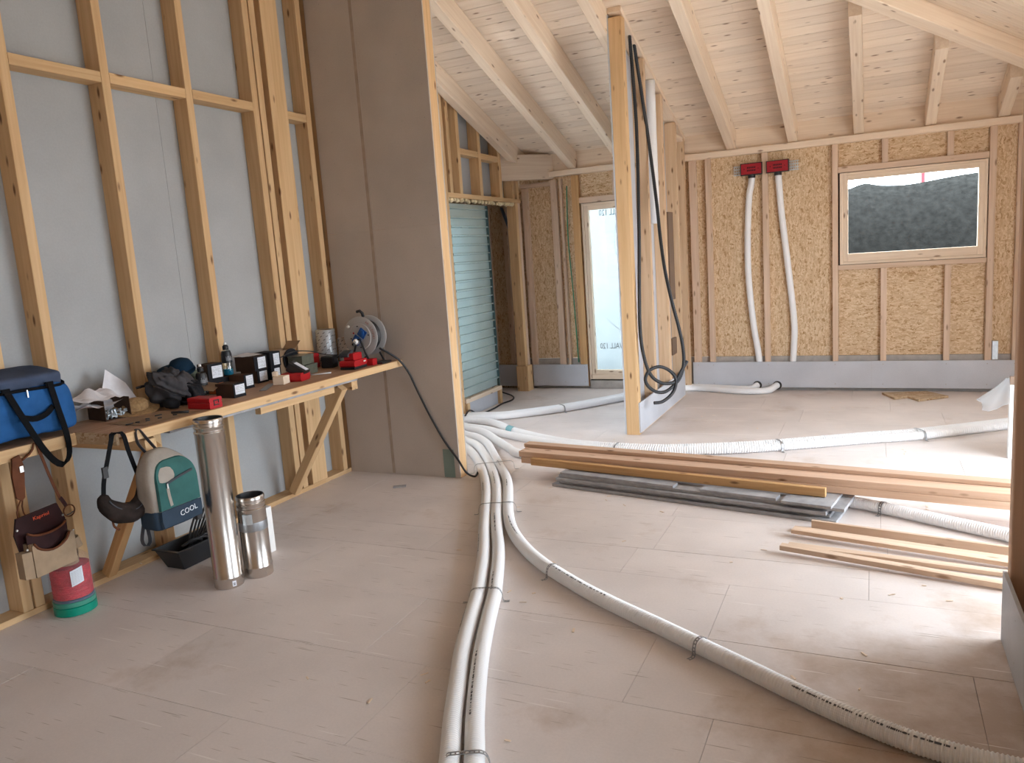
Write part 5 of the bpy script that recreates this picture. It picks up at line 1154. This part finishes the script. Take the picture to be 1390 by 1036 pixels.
# backpack
s = thing('backpack', 'beige, teal and navy backpack hanging from the bench front', 'backpack', (-3.35, 2.75, .65))
def bp(x, y, z):
    k = 1 - 0.50 * max(0, (z - 0.2) / 0.8) ** 1.8
    return (x * (1 - 0.5 * max(0, z) ** 2) - 0.35 * max(0, z) ** 2, y * k - 0.14 * max(0, z) ** 2, z)
PB = TR(-3.345, 2.752, .655)
soft('body', (0.145, 0.30, 0.40), PB, BEIGE, s, 18, 4.2, 0.008, 6, 1, bp)
def panel(name, outline, dx, mat, th=0.01):
    """sewn-on front panel following the bag front"""
    pts = []
    bm = bmesh.new(); vs = []
    for y, z in outline:
        zz = (z - .655) / .2; x = -3.345 + 0.0725 * (1 - 0.5 * max(0, zz) ** 2) - 0.35 * 0.0725 * max(0, zz) ** 2 + dx
        vs.append((x, y, z))
    b0 = [bm.verts.new(p) for p in vs]; b1 = [bm.verts.new((p[0] + th, p[1] * .97 + 2.757 * .03, p[2] * .97 + .67 * .03)) for p in vs]
    bm.faces.new(b1); bm.faces.new(b0[::-1])
    for i in range(len(b0)): bm.faces.new((b0[i], b0[(i + 1) % len(b0)], b1[(i + 1) % len(b0)], b1[i]))
    return bobj(name, bm, mat, s)
ol = [(2.628, .555), (2.888, .555), (2.886, .65)] + [(2.757 + .129 * math.copysign(abs(math.cos(a)) ** .62, math.cos(a)), .69 + .118 * math.sin(a) ** .85) for a in [PI * k / 18 for k in range(0, 19)]] + [(2.628, .65)]
panel('pocket_panel', ol, -0.006, TEAL, 0.014)
panel('base_panel', [(2.632, .462), (2.884, .462), (2.89, .50), (2.889, .553), (2.627, .553), (2.624, .50)], -0.004, NAVY, 0.014)
soft('base_side', (0.135, 0.275, 0.125), TR(-3.347, 2.752, .512), NAVY, s, 10, 6, 0.004, 6, 3, lambda x, y, z: (x * 1.03, y * 1.07, z))
ribbon('zip', [(-3.2685, 2.685, .688), (-3.267, 2.76, .706), (-3.2685, 2.855, .722)], 0.012, 0.004, (0, -.15, 1), GREYZ, s)
box('zip_pull', (-3.266, -3.26), (2.682, 2.692), (.665, .69), SILVER, s)
ribbon('pocket_fold', [(-3.2655, 2.687, .668), (-3.264, 2.69, .62), (-3.264, 2.698, .57)], 0.017, 0.004, (0, 1, 0), BEIGE, s)
text_mesh('lettering', 'COOL', 0.042, frame_mw((-3.2605, 2.795, .517), (0, 1, 0.10), (0, -0.10, 1)), WHPRINT, s, 0.0006, 0.95)
ribbon('grab_handle', [(-3.405, 2.70, .845), (-3.42, 2.675, .90), (-3.425, 2.672, .955), (-3.432, 2.69, .974), (-3.425, 2.705, .955), (-3.415, 2.735, .90), (-3.40, 2.76, .85)], 0.022, 0.003, (1, 0, 0.2), GREYZ, s)
ribbon('shoulder_strap', [(-3.40, 2.64, .52), (-3.40, 2.615, .46), (-3.40, 2.60, .40), (-3.40, 2.62, .365), (-3.40, 2.645, .38), (-3.40, 2.645, .43), (-3.40, 2.635, .49)], 0.02, 0.002, (1, 0.3, 0), GREYZ, s)
box('buckle', (-3.30, -3.28), (2.86, 2.895), (.435, .462), BLACK, s)

# ================================================================== ON THE FLOOR BY THE BENCH
def flue(label, x, y, h, lab):
    t = thing('flue_pipe', label, 'flue pipe', (x, y, 0), 0, 'steel flue pipes'); b = WM[t.name]; r = 0.0785
    lathe('outer_tube', [(r, 0.001), (r + .0015, 0.004), (r + .0015, 0.052), (r + .003, 0.056), (r + .003, 0.062), (r, 0.066), (r, h - .085), (r + .003, h - .08), (r + .003, h - .072), (r - .002, h - .068), (r - .002, h - .055), (r + .002, h - .05), (r + .002, h - .042), (r - .003, h - .038), (r - .003, h - .024), (r + .001, h - .02), (r + .001, h - .006), (r - .003, h)], STEEL, t, b, 48, cap=False)
    lathe('inner_tube', [(r - .003, h), (r - .006, h - .003), (r - .006, 0.02), (0.001, 0.02)], STEELD, t, b, 40, cap=False)
    lathe('clamp_band', [(r + .0012, h - .20), (r + .0016, h - .198), (r + .0016, h - .150), (r + .0012, h - .148)], STRAP, t, b, 48, cap=False) if lab == 'band' else None
    if lab == 'sticker':
        a0 = -0.55; v, f = [], []
        for k in range(4):
            a = a0 + k * .09; v += [((r + .0022) * math.cos(a), (r + .0022) * math.sin(a), .012), ((r + .0022) * math.cos(a), (r + .0022) * math.sin(a), .044)]
        f = [(2 * k, 2 * k + 2, 2 * k + 3, 2 * k + 1) for k in range(3)]; mobj('sticker', v, f, LABEL, t, b)
        v, f = [], []
        for k, zz in enumerate((.022, .030)):
            n0 = len(v); v += [((r + .0028) * math.cos(a0 + q), (r + .0028) * math.sin(a0 + q), zz + w_) for q in (.06, .2) for w_ in (-.0025, .0025)]; f.append((n0, n0 + 2, n0 + 3, n0 + 1))
        m = mobj('printed_marking', v, f, PRINT, t, b); m['kind'] = 'stuff'
    if lab == 'band':
        a0 = -1.5; v = []
        for k in range(8):
            a = a0 + k * .1; v += [((r + .0025) * math.cos(a), (r + .0025) * math.sin(a), h - .155), ((r + .0025) * math.cos(a), (r + .0025) * math.sin(a), h - .095)]
        mobj('sticker', v, [(2 * k, 2 * k + 2, 2 * k + 3, 2 * k + 1) for k in range(7)], ZINC, t, b)
flue('tall shiny steel flue pipe standing in front of the bench', -3.285, 3.02, 0.962, 'sticker')
flue('short steel flue pipe standing beside the tall one', -3.225, 3.192, 0.477, 'band')
# red twine spool in clear wrap
s = thing('twine_spool', 'wrapped spool of red twine on a green base below the tool pouch', 'spool', (-3.885, 2.515, 0))
b = WM[s.name]
lathe('base_flange', [(0.098, 0.0), (0.104, 0.003), (0.104, 0.045), (0.098, 0.048)], GREENP, s, b, 36)
lathe('base_rim', [(0.101, 0.048), (0.103, 0.05), (0.103, 0.072), (0.098, 0.075)], GREENP, s, b, 36)
lathe('band', [(0.097, 0.075), (0.099, 0.077), (0.099, 0.086), (0.096, 0.088)], TWINEB, s, b, 36)
random.seed(9)
pr_ = [(0.09, 0.088)]
z = 0.09
while z < 0.255: pr_ += [(0.0935, z), (0.0965 + random.uniform(-.001, .001), z + .0045)]; z += 0.009
pr_ += [(0.09, 0.258), (0.06, 0.262)]
lathe('red_twine', pr_, TWINE, s, b, 32)
lathe('core', [(0.05, 0.262), (0.05, 0.30), (0.03, 0.302)], CARD, s, b, 20)
bm = bmesh.new(); rings = []
for i, (r, z) in enumerate(((0.1065, 0.052), (0.1075, 0.08), (0.105, 0.16), (0.106, 0.24), (0.098, 0.29), (0.06, 0.325), (0.02, 0.34))):
    rings.append([bm.verts.new(Vector((r * math.cos(a), r * math.sin(a), z)) + noise.noise_vector(Vector((math.cos(a) * 3, math.sin(a) * 3, z * 22))) * 0.006 * (1 if i else 0)) for a in [2 * PI * k / 30 for k in range(30)]])
for i in range(len(rings) - 1):
    for k in range(30): bm.faces.new((rings[i][k], rings[i][(k + 1) % 30], rings[i + 1][(k + 1) % 30], rings[i + 1][k]))
bobj('clear_wrap', bm, WRAP, s, b, True)
v = []
for k in range(5):
    a = -0.60 + k * .14
    v += [(0.111 * math.cos(a), 0.111 * math.sin(a), .165 + k * .004), (0.111 * math.cos(a), 0.111 * math.sin(a), .25 + k * .004)]
mobj('paper_label', v, [(2 * k, 2 * k + 2, 2 * k + 3, 2 * k + 1) for k in range(4)], LABEL, s, b)
v, f = [], []
for q in range(8):
    zz = .178 + q * .0085
    for k in range(4):
        a = -0.56 + k * .12; n0 = len(v); v += [(0.1118 * math.cos(a + w_), 0.1118 * math.sin(a + w_), zz + k * .004 + h_) for w_ in (0, .09) for h_ in (0, .0022)]; f.append((n0, n0 + 2, n0 + 3, n0 + 1))
m = mobj('printed_marking', v, f, GREYP, s, b); m['kind'] = 'stuff'
# black tub with cables
s = thing('black_tub', 'black plastic tub of cables on the floor behind the flue pipes', 'tub', (-3.80, 3.25, 0))
def tub_ring(k, z, inn=0.0):
    return [(-3.80 + (0.10 * k - inn) * sx + .0, 3.24 + (0.185 * k - inn) * sy, z) for sx, sy in ((-1, -1), (1, -1), (1, 1), (-1, 1))]
bm = bmesh.new(); R_ = [[bm.verts.new(p) for p in tub_ring(*q)] for q in ((0.72, 0.002), (1.0, 0.125), (1.08, 0.128), (1.08, 0.135), (0.97, 0.135), (0.70, 0.012))]
for i in range(5):
    for k in range(4): bm.faces.new((R_[i][k], R_[i][(k + 1) % 4], R_[i + 1][(k + 1) % 4], R_[i + 1][k]))
bm.faces.new(R_[0][::-1]); bm.faces.new(R_[-1])
bobj('tub', bm, BLACK, s)
random.seed(4)
for k in range(7):
    a = 3.17 + 0.035 * k; tube('cable', [(-3.80, 3.22 + .01 * k, .06), (-3.83, a + .10, .17 + .01 * k), (-3.87, a + .2, .26 + .006 * k), (-3.93, a + .27, .24)], 0.007, BLACK, s, 0.03, 6)
for k in range(6):
    y0 = 3.12 + .045 * k; tube('cable', [(-3.74, y0, .14), (-3.70, y0 + .06, .165 + random.uniform(0, .02)), (-3.72, y0 + .13, .14), (-3.80, y0 + .1, .12)], 0.008, BLACK, s, 0.02, 6)
s = thing('white_carton', 'narrow white carton standing open behind the short flue pipe', 'carton', (-3.42, 3.46, 0))
box('body', (-3.47, -3.39), (3.41, 3.52), (0.001, 0.29), WHITEP, s); box('flap', (-3.475, -3.455), (3.41, 3.52), (0.291, 0.335), CARDD, s)
# litter of wood chips on the floor
random.seed(31); v, f = [], []
for k in range(90):
    x, y = random.uniform(-2.6, 0.4), random.uniform(2.2, 8.6)
    if k < 14: x, y = random.uniform(-4.03, -3.9), random.uniform(3.0, 5.0)
    a = random.uniform(0, PI); L = random.uniform(.006, .02); wd = random.uniform(.002, .005); z0 = 0.0345 if k < 14 else 0.0015
    c_, s_ = math.cos(a), math.sin(a); n0 = len(v)
    for zz in (z0, z0 + .002):
        for p, q in ((-L, -wd), (L, -wd), (L, wd), (-L, wd)): v.append((x + p * c_ - q * s_, y + p * s_ + q * c_, zz))
    f += [(n0 + 4, n0 + 5, n0 + 6, n0 + 7)] + [(n0 + i, n0 + (i + 1) % 4, n0 + 4 + (i + 1) % 4, n0 + 4 + i) for i in range(4)]
o = mobj('wood_chips', v, f, PINEF); o['kind'] = 'stuff'; tag(o, 'small wood chips and crumbs scattered over the floor', 'wood chips')
